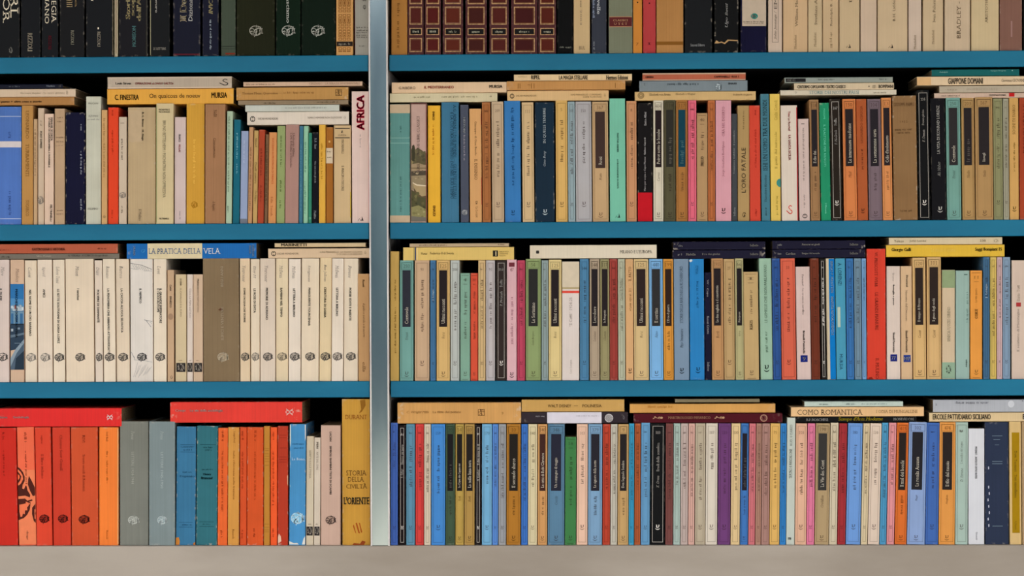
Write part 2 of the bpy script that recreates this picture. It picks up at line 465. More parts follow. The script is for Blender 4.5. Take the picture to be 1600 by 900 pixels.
def cover(root, T, L_, depth, mat, color, board, bulge=0.0, flat=False, rr=0.0011):
    """wrap-around cover of thickness T and length L_: spine to the front, boards to the back"""
    hw = T / 2; rr = min(rr, hw * .45)
    out = [(-hw, depth)]
    if bulge:
        n = 8
        for i in range(n + 1):
            x = -hw + T * i / n
            out.append((x, bulge * (2 * x / T) ** 2))
    else:
        for i in range(4):
            a = math.pi / 2 * i / 3
            out.append((-hw + rr - rr * math.cos(a), rr - rr * math.sin(a)))
        for i in range(4):
            a = math.pi / 2 * i / 3
            out.append((hw - rr + rr * math.sin(a), rr - rr * math.cos(a)))
    out.append((hw, depth))
    bt = min(board, hw * .5)
    inn = [(max(-hw + bt, min(hw - bt, x)), max(y + bt, bt + bulge * (2 * x / T) ** 2) if y < depth else y) for x, y in out]
    n = len(out)
    V = [(x, y, 0) for x, y in out] + [(x, y, L_) for x, y in out] + [(x, y, 0) for x, y in inn] + [(x, y, L_) for x, y in inn]
    Fs = []
    for i in range(n - 1):
        Fs.append((i, i + 1, n + i + 1, n + i))
        Fs.append((2 * n + i, 3 * n + i, 3 * n + i + 1, 2 * n + i + 1))
        Fs.append((i, 2 * n + i, 2 * n + i + 1, i + 1))
        Fs.append((n + i, n + i + 1, 3 * n + i + 1, 3 * n + i))
    Fs.append((0, n, 3 * n, 2 * n)); Fs.append((n - 1, 3 * n - 1, 4 * n - 1, 2 * n - 1))
    inset = 0.0025 if board > .0015 else 0.0004
    a = hw - bt - .00005
    yb = bulge + bt + .0003
    W = [(-a, yb), (a, yb), (a, depth - inset), (-a, depth - inset)]
    pv = [(x, y, inset) for x, y in W] + [(x, y, L_ - inset) for x, y in W]
    pf = [(0, 1, 5, 4), (1, 2, 6, 5), (2, 3, 7, 6), (3, 0, 4, 7), (4, 5, 6, 7), (3, 2, 1, 0)]
    if flat:
        V = [(z - L_ / 2, y, x + hw) for x, y, z in V]
        pv = [(z - L_ / 2, y, x + hw) for x, y, z in pv]
    o = link_mesh('cover', V, Fs, mat, root, color, fix=True)
    p = link_mesh('page_block', pv, pf, M['pages'], root, fix=True)
    return o

def lum(c):
    a = lin(c); return .2126 * a[0] + .7152 * a[1] + .0722 * a[2]

def inkof(c, k=.62):
    return 'd6ccc0' if lum(c) < .05 else mixc(c, '2a1c18', k)

def alb(c, gain):
    a = lin(c); m_ = lum(c)
    a = [q * .93 + m_ * .07 for q in a]
    if lum(c) < .045: return [max(.0025, q * gain - .009) for q in a]     # black cloth and varnish: their sheen adds the rest
    return [min(.88, q * gain) for q in a]

def interp(tab, x):
    if x <= tab[0][0]: return tab[0][1]
    for (a, b), (c_, d_) in zip(tab, tab[1:]):
        if x <= c_: return b + (d_ - b) * (x - a) / (c_ - a)
    return tab[-1][1]

LEAN = {
 (0, 0): [(0, 0), (540, 0), (552, -.9)], (0, 1): [(0, 0), (1590, 0), (1600, -.9)],
 (1, 0): [(0, 0), (345, .3), (353, 2), (365, 2), (410, 2.3), (440, 1.3), (460, 1.4), (480, .6), (520, 0), (535, 0), (556, -.9)],
 (1, 1): [(609, 0), (700, -.5), (770, -1.5), (830, -1.8), (868, -.6), (900, -1.5), (950, -1.3), (1010, -.2), (1160, -.3), (1190, -2), (1250, -2.2), (1300, -3.5), (1340, -3), (1450, -3), (1500, -2.3), (1560, -1.5), (1600, -.9)],
 (2, 0): [(0, 0), (60, -1), (140, -1.5), (180, -2), (230, -.6), (300, 0), (340, -1.2), (400, -.5), (450, 0), (490, 1.2), (520, 1.4), (545, .8), (560, -.9)],
 (2, 1): [(620, 0), (900, 0), (950, -.7), (1000, -1), (1080, -1.3), (1150, -1.3), (1180, -2), (1195, -2.8), (1230, -2.5), (1300, -2.8), (1340, -1.6), (1370, -1), (1400, -.6), (1430, -1.6), (1450, -1), (1475, 0)],
 (3, 0): [(15, -3.6), (45, -4), (75, -3), (100, -2), (140, -1.4), (170, 0), (270, 0), (300, 2), (340, 1.5), (370, .5), (440, 0), (470, 1.5), (490, 1), (520, 0), (545, -.9)],
 (3, 1): [(610, 0), (850, .5), (1090, 1), (1180, 2), (1230, 1.5), (1265, 2), (1290, 2.5), (1310, 3), (1340, 4.3), (1380, 4), (1400, 4), (1430, 3.5), (1450, 3), (1480, 1.6), (1510, .6), (1570, -1.2), (1600, -1)],
}
CUR = [0, 0]
def row(i, bay): CUR[0], CUR[1] = i, bay

def expand(kind, x0, x1, top, bot, c, A):
    """the printed scheme of a series"""
    w = x1 - x0; out = []; ink = inkof(c, .46); fk = inkof(c, .36) if lum(c) >= .05 else 'b9afa2'
    num, ti, au = (list(A) + ['', '', ''])[:3]
    dark = lum(c) < .05
    def fit(s, h, room):
        if not s: return 10
        if s == '~': return min(room, RNG.uniform(26, 48))
        return min(room, text_mesh(s)[2] * h * .86)
    if kind == 'S':
        q = min(.28, 2.8 / w)
        out.append(('f', q, 1 - q, top + 4, bot - 4, fk, .55))
        h = min(4.6, w * .36)
        if num:
            nw = min(w * .5, 2.4 * len(num))
            out.append(t(num, (x0 + x1) / 2 - nw / 2, (x0 + x1) / 2 + nw / 2, top + 12, top + 16.5, ink, 's' + ('b' if dark else '')))
        else: out.append(t('~', (x0 + x1) / 2 - w * .18, (x0 + x1) / 2 + w * .18, top + 12, top + 15.5, ink))
        y = top + 30
        L1 = fit(ti, h, 58); out.append(u(ti, y, y + L1, .5, h, ink, 's' + ('b' if dark else '')))
        y += L1 + 7; L2 = fit(au, h * .92, 40); out.append(u(au, y, y + L2, .5, h * .92, ink, 'si' + ('b' if dark else '')))
        sz = min(8, w * .44); out.append(e('smile', .5, bot - 27, sz, sz * 1.1, ink))
    elif kind == 'L':
        pc = A[3] if len(A) > 3 else '2a2222'
        q = min(.16, 2.6 / w)
        out.append(('f', q, 1 - q, top + 3.5, bot - 4, fk, .5))
        out.append(('f', q, 1 - q, top + 3.5, top + 14.2, fk, .5))
        nw = min(w * .55, 3.3 * len(num))
        if num: out.append(t(num, (x0 + x1) / 2 - nw / 2, (x0 + x1) / 2 + nw / 2, top + 6.2, top + 11.8, ink, 's'))
        pb = top + (bot - top) * .553
        out.append(r(.19, .80, top + 15.5, pb, pc, 'title_panel'))
        h = min(5.2, w * .3); L1 = fit(ti, h, 78)
        out.append(u(ti, pb - 5 - L1, pb - 5, .5, h, mixc(pc, 'c9bda8', .28) if ti == '~' else 'c9bda8', 's'))
        L2 = fit(au, h * .8, 30); out.append(u(au, pb + 8, pb + 8 + L2, .5, h * .8, ink, 'si'))
        sz = min(8, w * .44); out.append(e('smile', .5, bot - 10, sz, sz * 1.1, ink))
    elif kind == 'V':
        out += [r(.12, .88, top + 3.2, top + 3.8, ink, 'border'), r(.3, .7, top + 17, top + 17.6, ink, 'border'), r(.2, .8, bot - 2.4, bot - 1.8, ink, 'border')]
        out.append(t(num or '~', (x0 + x1) / 2 - w * .2, (x0 + x1) / 2 + w * .2, top + 8.5, top + 12.5, ink, 's'))
        h = min(4.3, w * .3)
        L1 = fit(ti, h, 40); out.append(u(ti, top + 28, top + 28 + L1, .5, h, ink, 's'))
        L2 = fit(au, h, 30); out.append(u(au, top + 38 + L1, top + 38 + L1 + L2, .5, h, ink, 'sb'))
        sz = min(7.5, w * .42); out.append(e('smile', .5, bot - 10.5, sz, sz * 1.1, ink))
    elif kind == 'E':
        k2 = '4a4440'
        out.append(d(num, top + 11, top + 11 + min(26, 3.2 * max(3, len(num))), .42, 5, '8a7f76', 'sil'))
        lines = ti.split('/')
        for i, s in enumerate(lines):
            L1 = min(108, text_mesh(s)[2] * 3.5 * .98)
            out.append(d(s, top + 46, top + 46 + L1, .45 + (.0 if len(lines) == 1 else .2 * (.5 - i)), 3.5, '1c1818', 'b'))
        k3 = au or '4c4742'
        out.append(e('solid', .5, bot - 38.5, min(14.4, w * .78), 12, mixc(c, k3, .35))); out.append(e('oval', .5, bot - 38.5, min(15, w * .8), 12.5, k3))
    elif kind == 'N':
        out.append(d(num, top + 7, top + 7 + 2.6 * max(3, len(num)), .5, 3, ink, 'b'))
        out.append(d(ti, top + 22, top + 22 + min(46, 2.2 * max(4, len(ti))), .5, 2.8, ink))
        out.append(r(.08, .92, bot - 29, bot - 15, '2b2523', 'emblem_square')); out.append(e('blob', .5, bot - 22, w * .66, 11, 'a09485'))
        out.append(t('~', x0 + w * .3, x1 - w * .3, bot - 34, bot - 32, ink))
    return out

def B(x0, x1, top, c, kind='P', *marks, A=(), n=None, hard=False, mat=None, bulge=0.0, dp=None, under=()):
    """an upright book: pixels of its spine in the photo, colour, series and printed marks"""
    i, bay = CUR
    zb = ZT[i]
    if kind == 'E': c = mixc(c, 'e6d4c2', .4)
    xm = (x0 + x1) / 2
    bot = 450 + (450 - 450)  # replaced below
    # photo row of the shelf at this place
    lo, hi = -200.0, 1000.0
    for _ in range(40):
        mid = (lo + hi) / 2
        if P(xm, mid).z > zb: lo = mid
        else: hi = mid
    bot = lo
    X0, X1 = P(x0 + .3, bot).x, P(x1 - .3, bot).x
    T = X1 - X0
    sc = T / (x1 - x0 - .6)
    H = P(xm, top).z - zb
    hpx = bot - top
    ang = math.atan2(interp(LEAN[(i, bay)], xm) + ROLL * hpx, hpx)
    name = 'hardback_book' if hard else 'paperback_book'
    root = bpy.data.objects.new(name, None); col.objects.link(root)
    root.empty_display_size = .02
    yo = RNG.uniform(0.0, 0.0028)
    root.location = ((X0 + X1) / 2, yo, zb + .0002 + abs(math.sin(ang)) * T / 2)
    root.rotation_euler = (0, ang, 0)
    gain = GAIN[i]
    depth = dp or RNG.uniform(.110, .135) * (1.15 if hard else 1)
    m = M[mat or ('cloth' if hard else 'paper')]
    cover(root, T, H, depth, m, alb(c, gain), .0022 if hard else .0005, bulge)
    pr = Print(None, None, sc, gain)
    zf = lambda y: max(.0003, min(H - .0003, P(xm, y).z - zb))
    fx = lambda f: (f - .5) * T
    xx = lambda px_: (px_ - xm) * sc
    do_marks(pr, list(under) + expand(kind, x0, x1, top, bot, c, A) + list(marks), xx, zf, x1 - x0, fx)
    yf = (lambda a: bulge * (2 * a / T) ** 2) if bulge else None
    pr.emit(root, -0.00012, yf)
    BOOKS.append(dict(root=root, row=i, bay=bay, x=xm, w=x1 - x0, h=hpx, c=c, kind=kind, n=n, hard=hard, flat=False, top=top))
    return root

def H(x0, x1, y0, y1, c, *marks, n=None, mat=None, hard=False, tilt=0.0, dp=None):
    """a book lying on its side on top of the row"""
    i, bay = CUR
    xm = (x0 + x1) / 2
    a, b = P(x0, (y0 + y1) / 2), P(x1, (y0 + y1) / 2)
    L_ = b.x - a.x
    sc = L_ / (x1 - x0)
    z0, z1 = P(xm, y1 - .1).z, P(xm, y0 + .1).z
    T = z1 - z0
    root = bpy.data.objects.new('hardback_book' if hard else 'paperback_book', None); col.objects.link(root)
    root.empty_display_size = .02
    root.location = ((a.x + b.x) / 2, RNG.uniform(.0, .003), z0)
    root.rotation_euler = (0, tilt, 0)
    gain = GAIN[i]
    cover(root, T, L_, dp or RNG.uniform(.105, .125), M[mat or 'paper'], alb(c, gain), .0022 if hard else .0005, 0, True)
    pr = Print(None, None, sc, gain)
    zf = lambda y: P(xm, y).z - z0
    fx = lambda f: (f - .5) * L_
    xx = lambda px_: (px_ - xm) * sc
    do_marks(pr, marks, xx, zf, x1 - x0, fx)
    pr.emit(root, -0.00012)
    BOOKS.append(dict(root=root, row=i, bay=bay, x=xm, w=x1 - x0, h=y1 - y0, c=c, kind='H', n=n, hard=hard, flat=True, top=y0))
    return root
# ------------------------------------------------------------------ top row, left bay
row(0, 0)
T0 = -105
W_ = 'd8c9b0'
B(-6, 30.5, T0, '161416', 'P', d('PEARL', -62, 28, .78, 12, W_, 's'), d('HARBOR', -74, 36, .43, 10.5, W_, 's'), e('blob', .62, 79, 6, 9, '8f8a80'), hard=True, mat='gloss', n='black hardback with two lines of large cream serif capitals')
B(32, 63, T0 + 8, '15151a', 'P', d('RIZZOLI', 52, 80, .47, 7.5, W_, 'b'), hard=True, mat='gloss', n='plain black hardback with cream sans capitals near its foot')
B(64.5, 91, T0, '17151a', 'P', d('LA STRATEGIA', -70, 36, .74, 7.5, W_, 's'), d('DI ROMANO', -50, 37, .32, 6.5, W_, 's'), d('RIZZOLI', 56, 77, .5, 5, '8a2030', 'b'), hard=True, mat='gloss', n='black hardback with cream serif capitals above small dark red lettering')
B(93, 132, T0 + 5, '1a1614', 'P', d('Opa', -25, 11, .66, 6, 'c9a878', 'b'), d('MI', -12, 11, .4, 9, 'd8b88a', 'b'), d('RIZZOLI', 48, 70, .52, 5, 'c8bfa6', 'b'), hard=True, mat='gloss', n='black hardback with peach letters at the frame edge')
B(134, 177, T0, '17141a', 'P', d('RIZZOLI', 50, 73, .48, 5, W_, 'b'), r(.43, .48, 43, 46, W_), d('~', -30, 2, .25, 5, W_), r(.985, 1, -90, 86, '8a7d60'), hard=True, mat='gloss', n='wide black hardback with pale page edge showing on its right')
B(178, 184, T0 + 6, 'b9a987', 'P', r(.45, .6, -90, 84, '5a2a2a'), n='thin cream booklet squeezed between black hardbacks')
B(185, 231.5, T0, '1b161b', 'P', u('Storia della', -40, 30, .31, 7, 'dcc690', 'b'), u('scoperta', -30, 25, .5, 6.5, 'dcc690', 'b'), u("dell'America", -45, 33, .68, 7, 'dcc690', 'b'), u('MORISON', 41, 73, .52, 6, '78b0ae', 'b'), r(.94, .955, -90, 86, '4a4636'), hard=True, mat='gloss', n='black hardback with bold cream lettering above turquoise capitals')
B(233, 265, T0 + 10, '151312', 'P', r(.03, .07, -90, 86, '8b8568'), d('sculpture', -20, 20, .33, 5, 'b8b0a4', 's'), t('LE LETTERE', 239, 259, 74.5, 78, '9a9284', 's'), hard=True, mat='gloss', n='black hardback with tiny pale line of lettering at its foot')
B(270, 313, T0, '0d1626', 'P', u('Il Duomo', -36, 34, .38, 10, 'd9c3a0', 'sb'), u('Dizionario s', -22, 33, .64, 6, 'b9b4ae', 's'), r(.02, .98, 84.4, 85.6, '6a1a24'), hard=True, mat='gloss', n='wide navy hardback with large cream serif lettering')
B(316, 341.5, T0 + 4, '101728', 'P', d('LUCANI', -16, 22, .52, 6.5, 'd9c690', 'bi'), d('~', 31, 78, .52, 3, '8f959c'), hard=True, mat='gloss', n='narrow navy hardback with slanted cream capitals')
B(345, 368, T0, '3b4434', 'P', r(0, 1, 72, 73, '20241c'), r(0, 1, 76, 76.6, '20241c'), r(.3, .98, 82.8, 85.2, '7a2a1a'), hard=True, mat='gloss', n='grey-green hardback with red strip at its foot')
B(369, 429.5, T0, '26271b', 'P', e('oval', .5, 48, 20, 16, 'a59f90'), hard=True, mat='cloth', n='very wide dark olive hardback with pale oval emblem')
B(431, 469.5, T0, '18241b', 'P', d('notte. Il fascismo', -50, 36, .5, 5, 'c8c6bc', 's'), e('oval', .5, 48, 20.5, 16, 'a9a79c'), hard=True, n='dark green hardback with white lettering over pale oval emblem')
B(470.5, 524, T0, '18211a', 'P', e('oval', .48, 48, 20.5, 16, 'a9a79c'), hard=True, n='very wide dark green hardback with oval emblem but no lettering')
maze = []
_m = random.Random(5)
for k in range(2):
    pass
for (a, b) in ((-60, -2), (0, 20), (22, 64), (74, 82)):
    yy = a
    while yy < b:
        hh = min(_m.choice((5, 7, 10)), b - yy)
        if hh < 3: break
        for q in range(3):
            x0_ = .14 + q * .25
            maze.append(('f', x0_, x0_ + .2, yy + .4, yy + hh - .6, '7a4c1c', .8))
            if hh > 6: maze.append(r(x0_ + .07, x0_ + .13, yy + 2.4, yy + hh - 2.4, '7a4c1c', 'border'))
        yy += hh
B(525, 552, T0, 'c8914e', 'P', *maze, r(.02, .98, 65, 72.5, '241a14'), t('~', 529, 548, 67, 70.5, '8a7f70'), hard=True, mat='paper', n='gold hardback covered in brown maze pattern with black band')
B(554, 576.5, T0, '938d80', 'P', u('e il', -6, 15, .66, 6.5, '2c2824', 's'), *[t('~', 557, 575, y, y + 2.2, '4c463f') for y in (42, 46.5, 50, 54, 57)], t('~', 561, 571, 71, 73, '6c665f'), r(0, .03, -90, 86, '5a1c22'), hard=True, mat='gloss', n='grey cream hardback with small lines of print beside the post')

row(0, 1)
B(611, 636.5, T0 + 20, 'a06a26', 'P', d('~', 5, 26, .45, 4, '6a4216', 's'), d('~', 33, 76, .45, 4, '6a4216', 's'), n='plain ochre paperback beside the post')
def leather(x0, x1, gc, n, lc):
    ms = []
    for a, b in ((-92, -64), (-58, -30), (-24, 6.5), (10.5, 38.5), (59.5, 81.5)):
        ms += [('f', .1, .9, a, b, gc, 1.5), ('f', .155, .845, a + 2.2, b - 2.2, mixc(gc, '3a140c', .55), .7), r(.17, .83, a + 2.6, b - 2.6, lc, 'spine_panel')]
    ms += [r(.1, .9, 44, 55, '12100e', 'title_panel'), ('f', .1, .9, 44, 55, gc, 1.3), t('~', x0 + (x1 - x0) * .3, x0 + (x1 - x0) * .7, 48, 51, 'a09a86')]
    B(x0, x1, T0, '471510', 'P', *ms, hard=True, mat='leather', n=n, bulge=0.0015)
leather(637, 662, 'b08a62', 'brown leather volume with gilt panels, next to ochre paperback', '4a1a14')
leather(663.5, 689, 'a87640', 'red leather volume with ochre gilt panels, second of the set', '4c1410')
leather(691.5, 723.5, 'd3ab88', 'leather volume with brightest pinkish gilt panels in the set', '541f12')
leather(727, 760.5, '9a6034', 'dark leather volume with dull copper panels, middle of the set', '3c1610')
leather(764.5, 795, 'c0935c', 'leather volume with yellow gilt panels, fifth of the set', '4a1a14')
leather(798.5, 840, 'a06f40', 'widest leather volume of the gilt panelled set', '3c1210')
leather(841, 869, 'b87c44', 'leather volume with orange gilt panels beside the black book', '4e1a10')
B(870.5, 895, T0 + 5, '10120e', 'P', t('~', 874, 893, 72.5, 75, '7c7a6e'), hard=True, n='plain black cloth book beside the leather set')
B(896, 922, T0 + 30, 'c0a070', 'P', d('terra · oggetti 2003', -60, 39, .43, 3.6, '7a6a54', 's'), t('BUL', 905, 914, 72, 77.5, '5e4e3c', 'l'), n='cream paperback with three thin capitals at its foot')
B(924, 948, T0 + 25, '33353e', 'P', d('Le novelle', -30, 22, .48, 5, 'c9c9c9', 's'), d('~', 0, 28, .15, 3, '8a92a6'), d('~', 65, 78, .18, 3, '9a9a9a'), hard=True, mat='gloss', n='dark slate hardback in shiny cracked jacket')
B(951, 988.5, T0 + 8, '6e7058', 'P', r(.02, .98, 27, 41.5, '541e1e', 'title_panel'), r(.02, .98, 26, 27, 'a87c58'), r(.02, .98, 41.5, 42.5, 'a87c58'), t('CLASSICI', 958, 981, 30.5, 33.5, 'b58a62', 's'), t('U T E T', 959, 980, 36, 39, 'b58a62', 's'), hard=True, mat='gloss', bulge=.001, n='grey-green hardback in clear jacket with maroon label')
B(989, 1003.5, T0 + 15, 'c47a20', 'P', e('solid', .5, 4, 2.4, 2.4, '1c1210'), t('7', 993.5, 998, 67, 71, '6a3a10', 's'), n='slim orange paperback next to a red one')
B(1004.5, 1025, T0 + 15, 'ae3434', 'P', e('solid', .5, 5, 2.4, 2.4, '3c0c10'), t('1', 1012, 1017, 66.5, 70, '5e1418', 's'), n='red paperback with small dark mark near its foot')
B(1025.5, 1068, T0, 'a8743a', 'P', r(0, 1, 65, 70.5, '7c4e18'), hard=True, n='wide tan hardback with darker band near its foot')
B(1069.5, 1113, T0 + 6, '100f13', 'P', t('Sansoni Editore', 1079, 1101, 68.5, 72.5, '9c9a98', 's'), hard=True, mat='gloss', n='wide black hardback with small centred white imprint')
B(1116, 1154, T0 + 12, '121215', 'P', u('Ugo Betti', 5, 43, .52, 5.5, 'd0cdc8', 'sib'), g('b08a5c', (.0, 68), (.08, 63), (.2, 66), (.3, 65), (.42, 67), (.55, 62), (.98, 62.8), (.98, 64.5), (.6, 64), (.44, 69), (.3, 67), (.14, 68)), hard=True, mat='worn', n='black hardback with torn edge and white slanted lettering')
B(1157, 1198, T0, '1b1a30', 'P', r(.06, .98, -95, 41, 'b8a48e', 'label'), e('solid', .53, 25.5, 11, 9, '147468'), t('~', 1161, 1195, 33, 35, '5c5048'), t('~', 1163, 1193, 35.8, 37.4, '5c5048'), t('B', 1175, 1182, 23, 28, 'c9c4b0', 'b'), hard=True, n='navy hardback with pale label and green round emblem')
B(1200, 1222.5, T0 + 4, 'c4ac96', 'P', ('f', .28, .74, -95, 66.5, '6a5c56', .6), u('EMD', -14, 14, .53, 4.6, '4a3c38', 's'), u('John Jennings /', 17, 62, .53, 4.6, '4a3c38', 'si'), n='pinkish cream paperback with boxed slanted lettering')
CREAM = [
 (1223.5, 1262, 'bf9662', 'Mondadori', 55, 77, 'William Manchester', -30, 42, 'wide tan cream paperback, first of the pale run'),
 (1262.5, 1285, 'b59a6c', 'Mondadori', 51, 73, 'Svetlana Allilueva', -25, 39, 'narrow yellowish cream paperback with two lines of upward print'),
 (1285.5, 1311, 'ba9868', '~', 50, 75, 'Rudolph B. a Wru', -20, 41, 'cream paperback with blurred imprint at its foot'),
 (1311.5, 1343.5, 'b8996a', '', 0, 0, 'La ', -12, 5, 'cream paperback with black slanted emblem, left of two'),
 (1344.5, 1370, 'ba9c80', '', 0, 0, '', 0, 0, 'blank pinkish cream paperback without any lettering'),
 (1371, 1418.5, 'bb9c70', '', 0, 0, 'B.H. Liddell Hart', -20, 33, 'wide cream book with black slanted emblem and upward print'),
 (1419.5, 1440, 'bca48e', 'Mondadori', 55, 77, '', 0, 0, 'pale pinkish paperback with imprint low on its spine'),
 (1442, 1474.5, 'ba9c70', 'Mondadori', 47, 69, 'Ivan Palermo · V', -20, 35, 'cream book beside a torn dark edge'),
 (1476, 1516, 'b89c78', '', 0, 0, 'BRADLEY - APPARENZA', -70, 60, 'wide cream book with large upward capitals'),
 (1517.5, 1561.5, 'bea470', '', 0, 0, 'ARISTOTELE - ', -10, 36, 'wide yellowish cream book near the brown one'),
]
for x0_, x1_, c_, s1, a1, b1, s2, a2, b2, nn in CREAM:
    ms = []
    if s1: ms.append(u(s1, a1, b1, .5, 3.6, '6c5638', 's'))
    if s2: ms.append(u(s2, a2, b2, .55, 6 if 'BRAD' in s2 else 4, '5c4a34', 's'))
    if 'slanted' in nn: ms.append(e('slant', .45, 72, 8, 6.5, '1c1612'))
    B(x0_, x1_, T0 + int(x0_) % 7, mixc(c_, 'd2bca6', .3), 'P', *ms, n=nn, mat='paper')
B(1562, 1597.5, T0, '7c5444', 'P', r(.5, .56, 33, 58, '9a746c'), hard=True, mat='gloss', n='brown hardback at the right end')
B(1598.5, 1612, T0, '1a1416', 'P', hard=True, n='dark book at the frame edge')
# ------------------------------------------------------------------ second row, left bay
row(1, 0)
K = '2a2220'
B(-4, 33, 167, '4a6fb4', 'P', r(0, 1, 221, 230.5, 'ccc0bc'), r(0, 1, 181.6, 182.6, 'a8b4cc'), r(0, 1, 341.5, 342.5, 'a8b4cc'), u('~', 203, 216, .5, 4, '30487c'), u('~', 298, 336, .5, 4.5, '30487c'), hard=True, bulge=.002, n='blue hardback with broad white band and thin white lines')
B(33.5, 51.5, 165, 'b4803c', 'P', d('LEONARDO', 173, 217, .5, 4.6, '7c541e', 's'), d('TURBAMENTI', 225, 276, .5, 5, '7c541e', 's'), d('SUGARCO', 313, 338, .5, 4.6, '7c541e', 's'), n='tan ochre paperback with brown downward capitals beside blue hardback')
B(51.7, 58, 186, 'bb966c', 'P', d('~', 202, 275, .5, 2.6, '7a5c3c'), n='slim tan paperback, shorter, right of the ochre one')
B(58.3, 68.7, 169, 'c4aa8e', 'P', d('~', 188, 197, .5, 2.6, '8a7460'), d('PONT EXPRESS', 205, 232, .5, 3, '1c1614', 'b'), e('oval', .42, 313, 9, 12, '8a7f76'), n='narrow cream paperback with grey oval emblem and black print')
B(69.2, 84, 178, 'd4b49a', 'P', d('MANUEL SCORZA', 184, 220, .78, 3.4, '141010', 'b'), d("STORIA DI GARABOMBO, L'INVISIBILE", 184, 262, .5, 3.2, '141010', 'b'), d('FELTRINELLI', 320, 346, .72, 3.2, '141010', 'b'), n='pinkish cream paperback with two bold downward lines of capitals')
B(85, 101.2, 170, 'b4926e', 'P', *[t('~', 89, 98, y, y + 2, '7a6048') for y in (183, 189)], *[t('~', 87.5, 99, y, y + 2, '8a705a') for y in (214, 220.5, 226.5, 333.5)], t('~', 89, 98, 328, 330, '7a6048'), n='tan paperback with short horizontal lines of print')
B(102, 132.5, 176, '16182f', 'P', d('~', 194, 206, .82, 2.6, '8a8c98'), d('~', 236, 273, .82, 2.8, '9a9ca6'), d('~', 311, 329, .82, 2.8, '9a9ca6'), hard=True, mat='worn', n='wide dark navy hardback with frayed white edges')
B(134, 157.5, 151, 'bcb8a2', 'P', t('PELICANI', 138, 153, 160.5, 163, '6a665c'), t('ALFONSO', 138, 153, 180, 183, '7a7670'), t('~', 136, 155, 185.5, 187.8, '8a8680'), t('FILIPPO', 137, 153, 325, 328.2, '5c5850', 's'), mat='worn', hard=True, bulge=.0008, n='tall pale grey-ivory book standing above its neighbours')
B(158.2, 167.5, 172, 'c8985e', 'P', d('~', 185, 280, .5, 2.8, '9a703e'), e('blob', .5, 339, 3.5, 4, '3c2a18'), n='slim peach tan paperback left of the orange-red one')
B(168.2, 184.7, 168, 'dc3a06', 'P', d('~', 172, 183, .45, 3, '9a2404'), d('~', 203, 242, .45, 2.8, 'a42806'), d('~', 328, 342, .42, 2.6, '9a2404'), n='bright orange-red paperback')
B(185.3, 197.8, 183, 'c4ae94', 'P', r(.2, .7, 192, 193, '7a6c5c'), d('~', 217, 252, .45, 2.8, '5c5044'), e('oval', .5, 305, 10, 9, '8a7f74'), d('~', 322, 333, .45, 2.6, '5c5044'), n='narrow grey-cream paperback right of the orange-red one')
B(199, 243, 168, 'b69a70', 'P', r(.02, .5, 172, 222, 'b89e7c', 'label'), d('R. L. Bruce   H. Finge', 175, 220, .53, 3.8, '3c3024', 'sb'), d('Il Mulino', 327, 345, .44, 4, '4c3e30', 's'), mat='worn', hard=True, n='very wide beige cloth book with paper label')
B(243.7, 271, 162, 'c8b284', 'P', r(0, .04, 165, 348, '8c9060'), t('PSICHIATRIA E', 248, 265, 170.5, 173, '3c3424', 'b'), t('PSICOANALISI', 248, 265, 174, 176.4, '3c3424', 'b'), d('BRUNO BETTELHEIM / PSICHIATRIA NON OPPRESSIVA', 189, 309, .47, 4.8, '4a4230', 'l'), t('FELTRINELLI', 249, 264, 340.8, 343.2, '2a241c', 'b'), n='cream paperback with long thin downward capitals')
B(272, 290, 183, 'c8b0a8', 'P', d('FRANCO', 210, 222, .45, 3, '1c1818', 'b'), d('MULAS', 226, 238, .45, 3, 'c03a3a', 'b'), d('~', 330, 343, .5, 2.4, '8a7c78'), n='pale pinkish white paperback with short black and red words')
B(290.7, 319, 162, 'c89018', 'P', d('~', 218, 288, .45, 3.8, 'dcae4c', 's'), e('oval', .44, 320, 10, 10, 'a06c10'), mat='gloss', hard=True, bulge=.0012, n='thick golden yellow book with faint lettering')
B(320, 352, 163, '9c6e48', 'P', d('Nellé', 172, 183, .5, 5, '5c3c24', 's'), d('Gianantonio', 216, 247, .47, 4.4, '5c3c24', 's'), d('di Angelici', 315, 330, .42, 5, '54341e', 'si'), hard=True, n='thick brown-tan cloth book with downward script')
B(352.6, 362, 174, 'a2b494', 'P', d('~', 182, 300, .4, 2.5, '5c6a58'), d('~', 322, 335, .4, 2.5, '5c6a58'), n='slim pale mint paperback leaning slightly')
B(363, 374, 187, '005e70', 'P', d('~', 208, 250, .55, 2.4, '7cb0b4'), d('~', 256, 272, .55, 2.4, '7cb0b4'), n='slim deep teal paperback')
B(374.5, 386.5, 205, '8c98b4', 'P', r(.02, .98, 342, 350, '6c7078'), d('~', 220, 256, .45, 2, 'b4bccc'), n='slim lavender blue booklet with grey foot band')
B(387, 393.8, 199, 'b88658', 'P', d('~', 230, 330, .5, 2.4, '7c5434'), n='very slim peach tan booklet beside lavender one')
B(394, 402, 204, 'bc9654', 'P', d('Sinad', 216, 230, .5, 3, '5c4420', 's'), d('Diatli autore', 254, 287, .5, 3, '5c4420', 's'), d('Di Filippo', 298, 318, .5, 3, '5c4420', 'si'), n='slim yellow-tan booklet left of the rust-red one')
B(402.3, 412, 203, 'a43c1c', 'P', d('~', 232, 275, .45, 2.6, '6c200c'), d('~', 290, 318, .5, 2.6, '6c200c'), n='slim rust-red booklet')
B(412.3, 418, 210, '765638', 'P', d('~', 225, 320, .5, 2.4, '463018'), n='very slim dark brown booklet')
B(418.5, 431, 207, 'cc8648', 'P', d('SUCCESSO IN PROVINCIA DI FIRENZE', 216, 288, .52, 3, 'b04a1c'), d('Ediz. Tascab.', 308, 339, .45, 3, '8c3c14', 's'), n='peach orange booklet with red lettering')
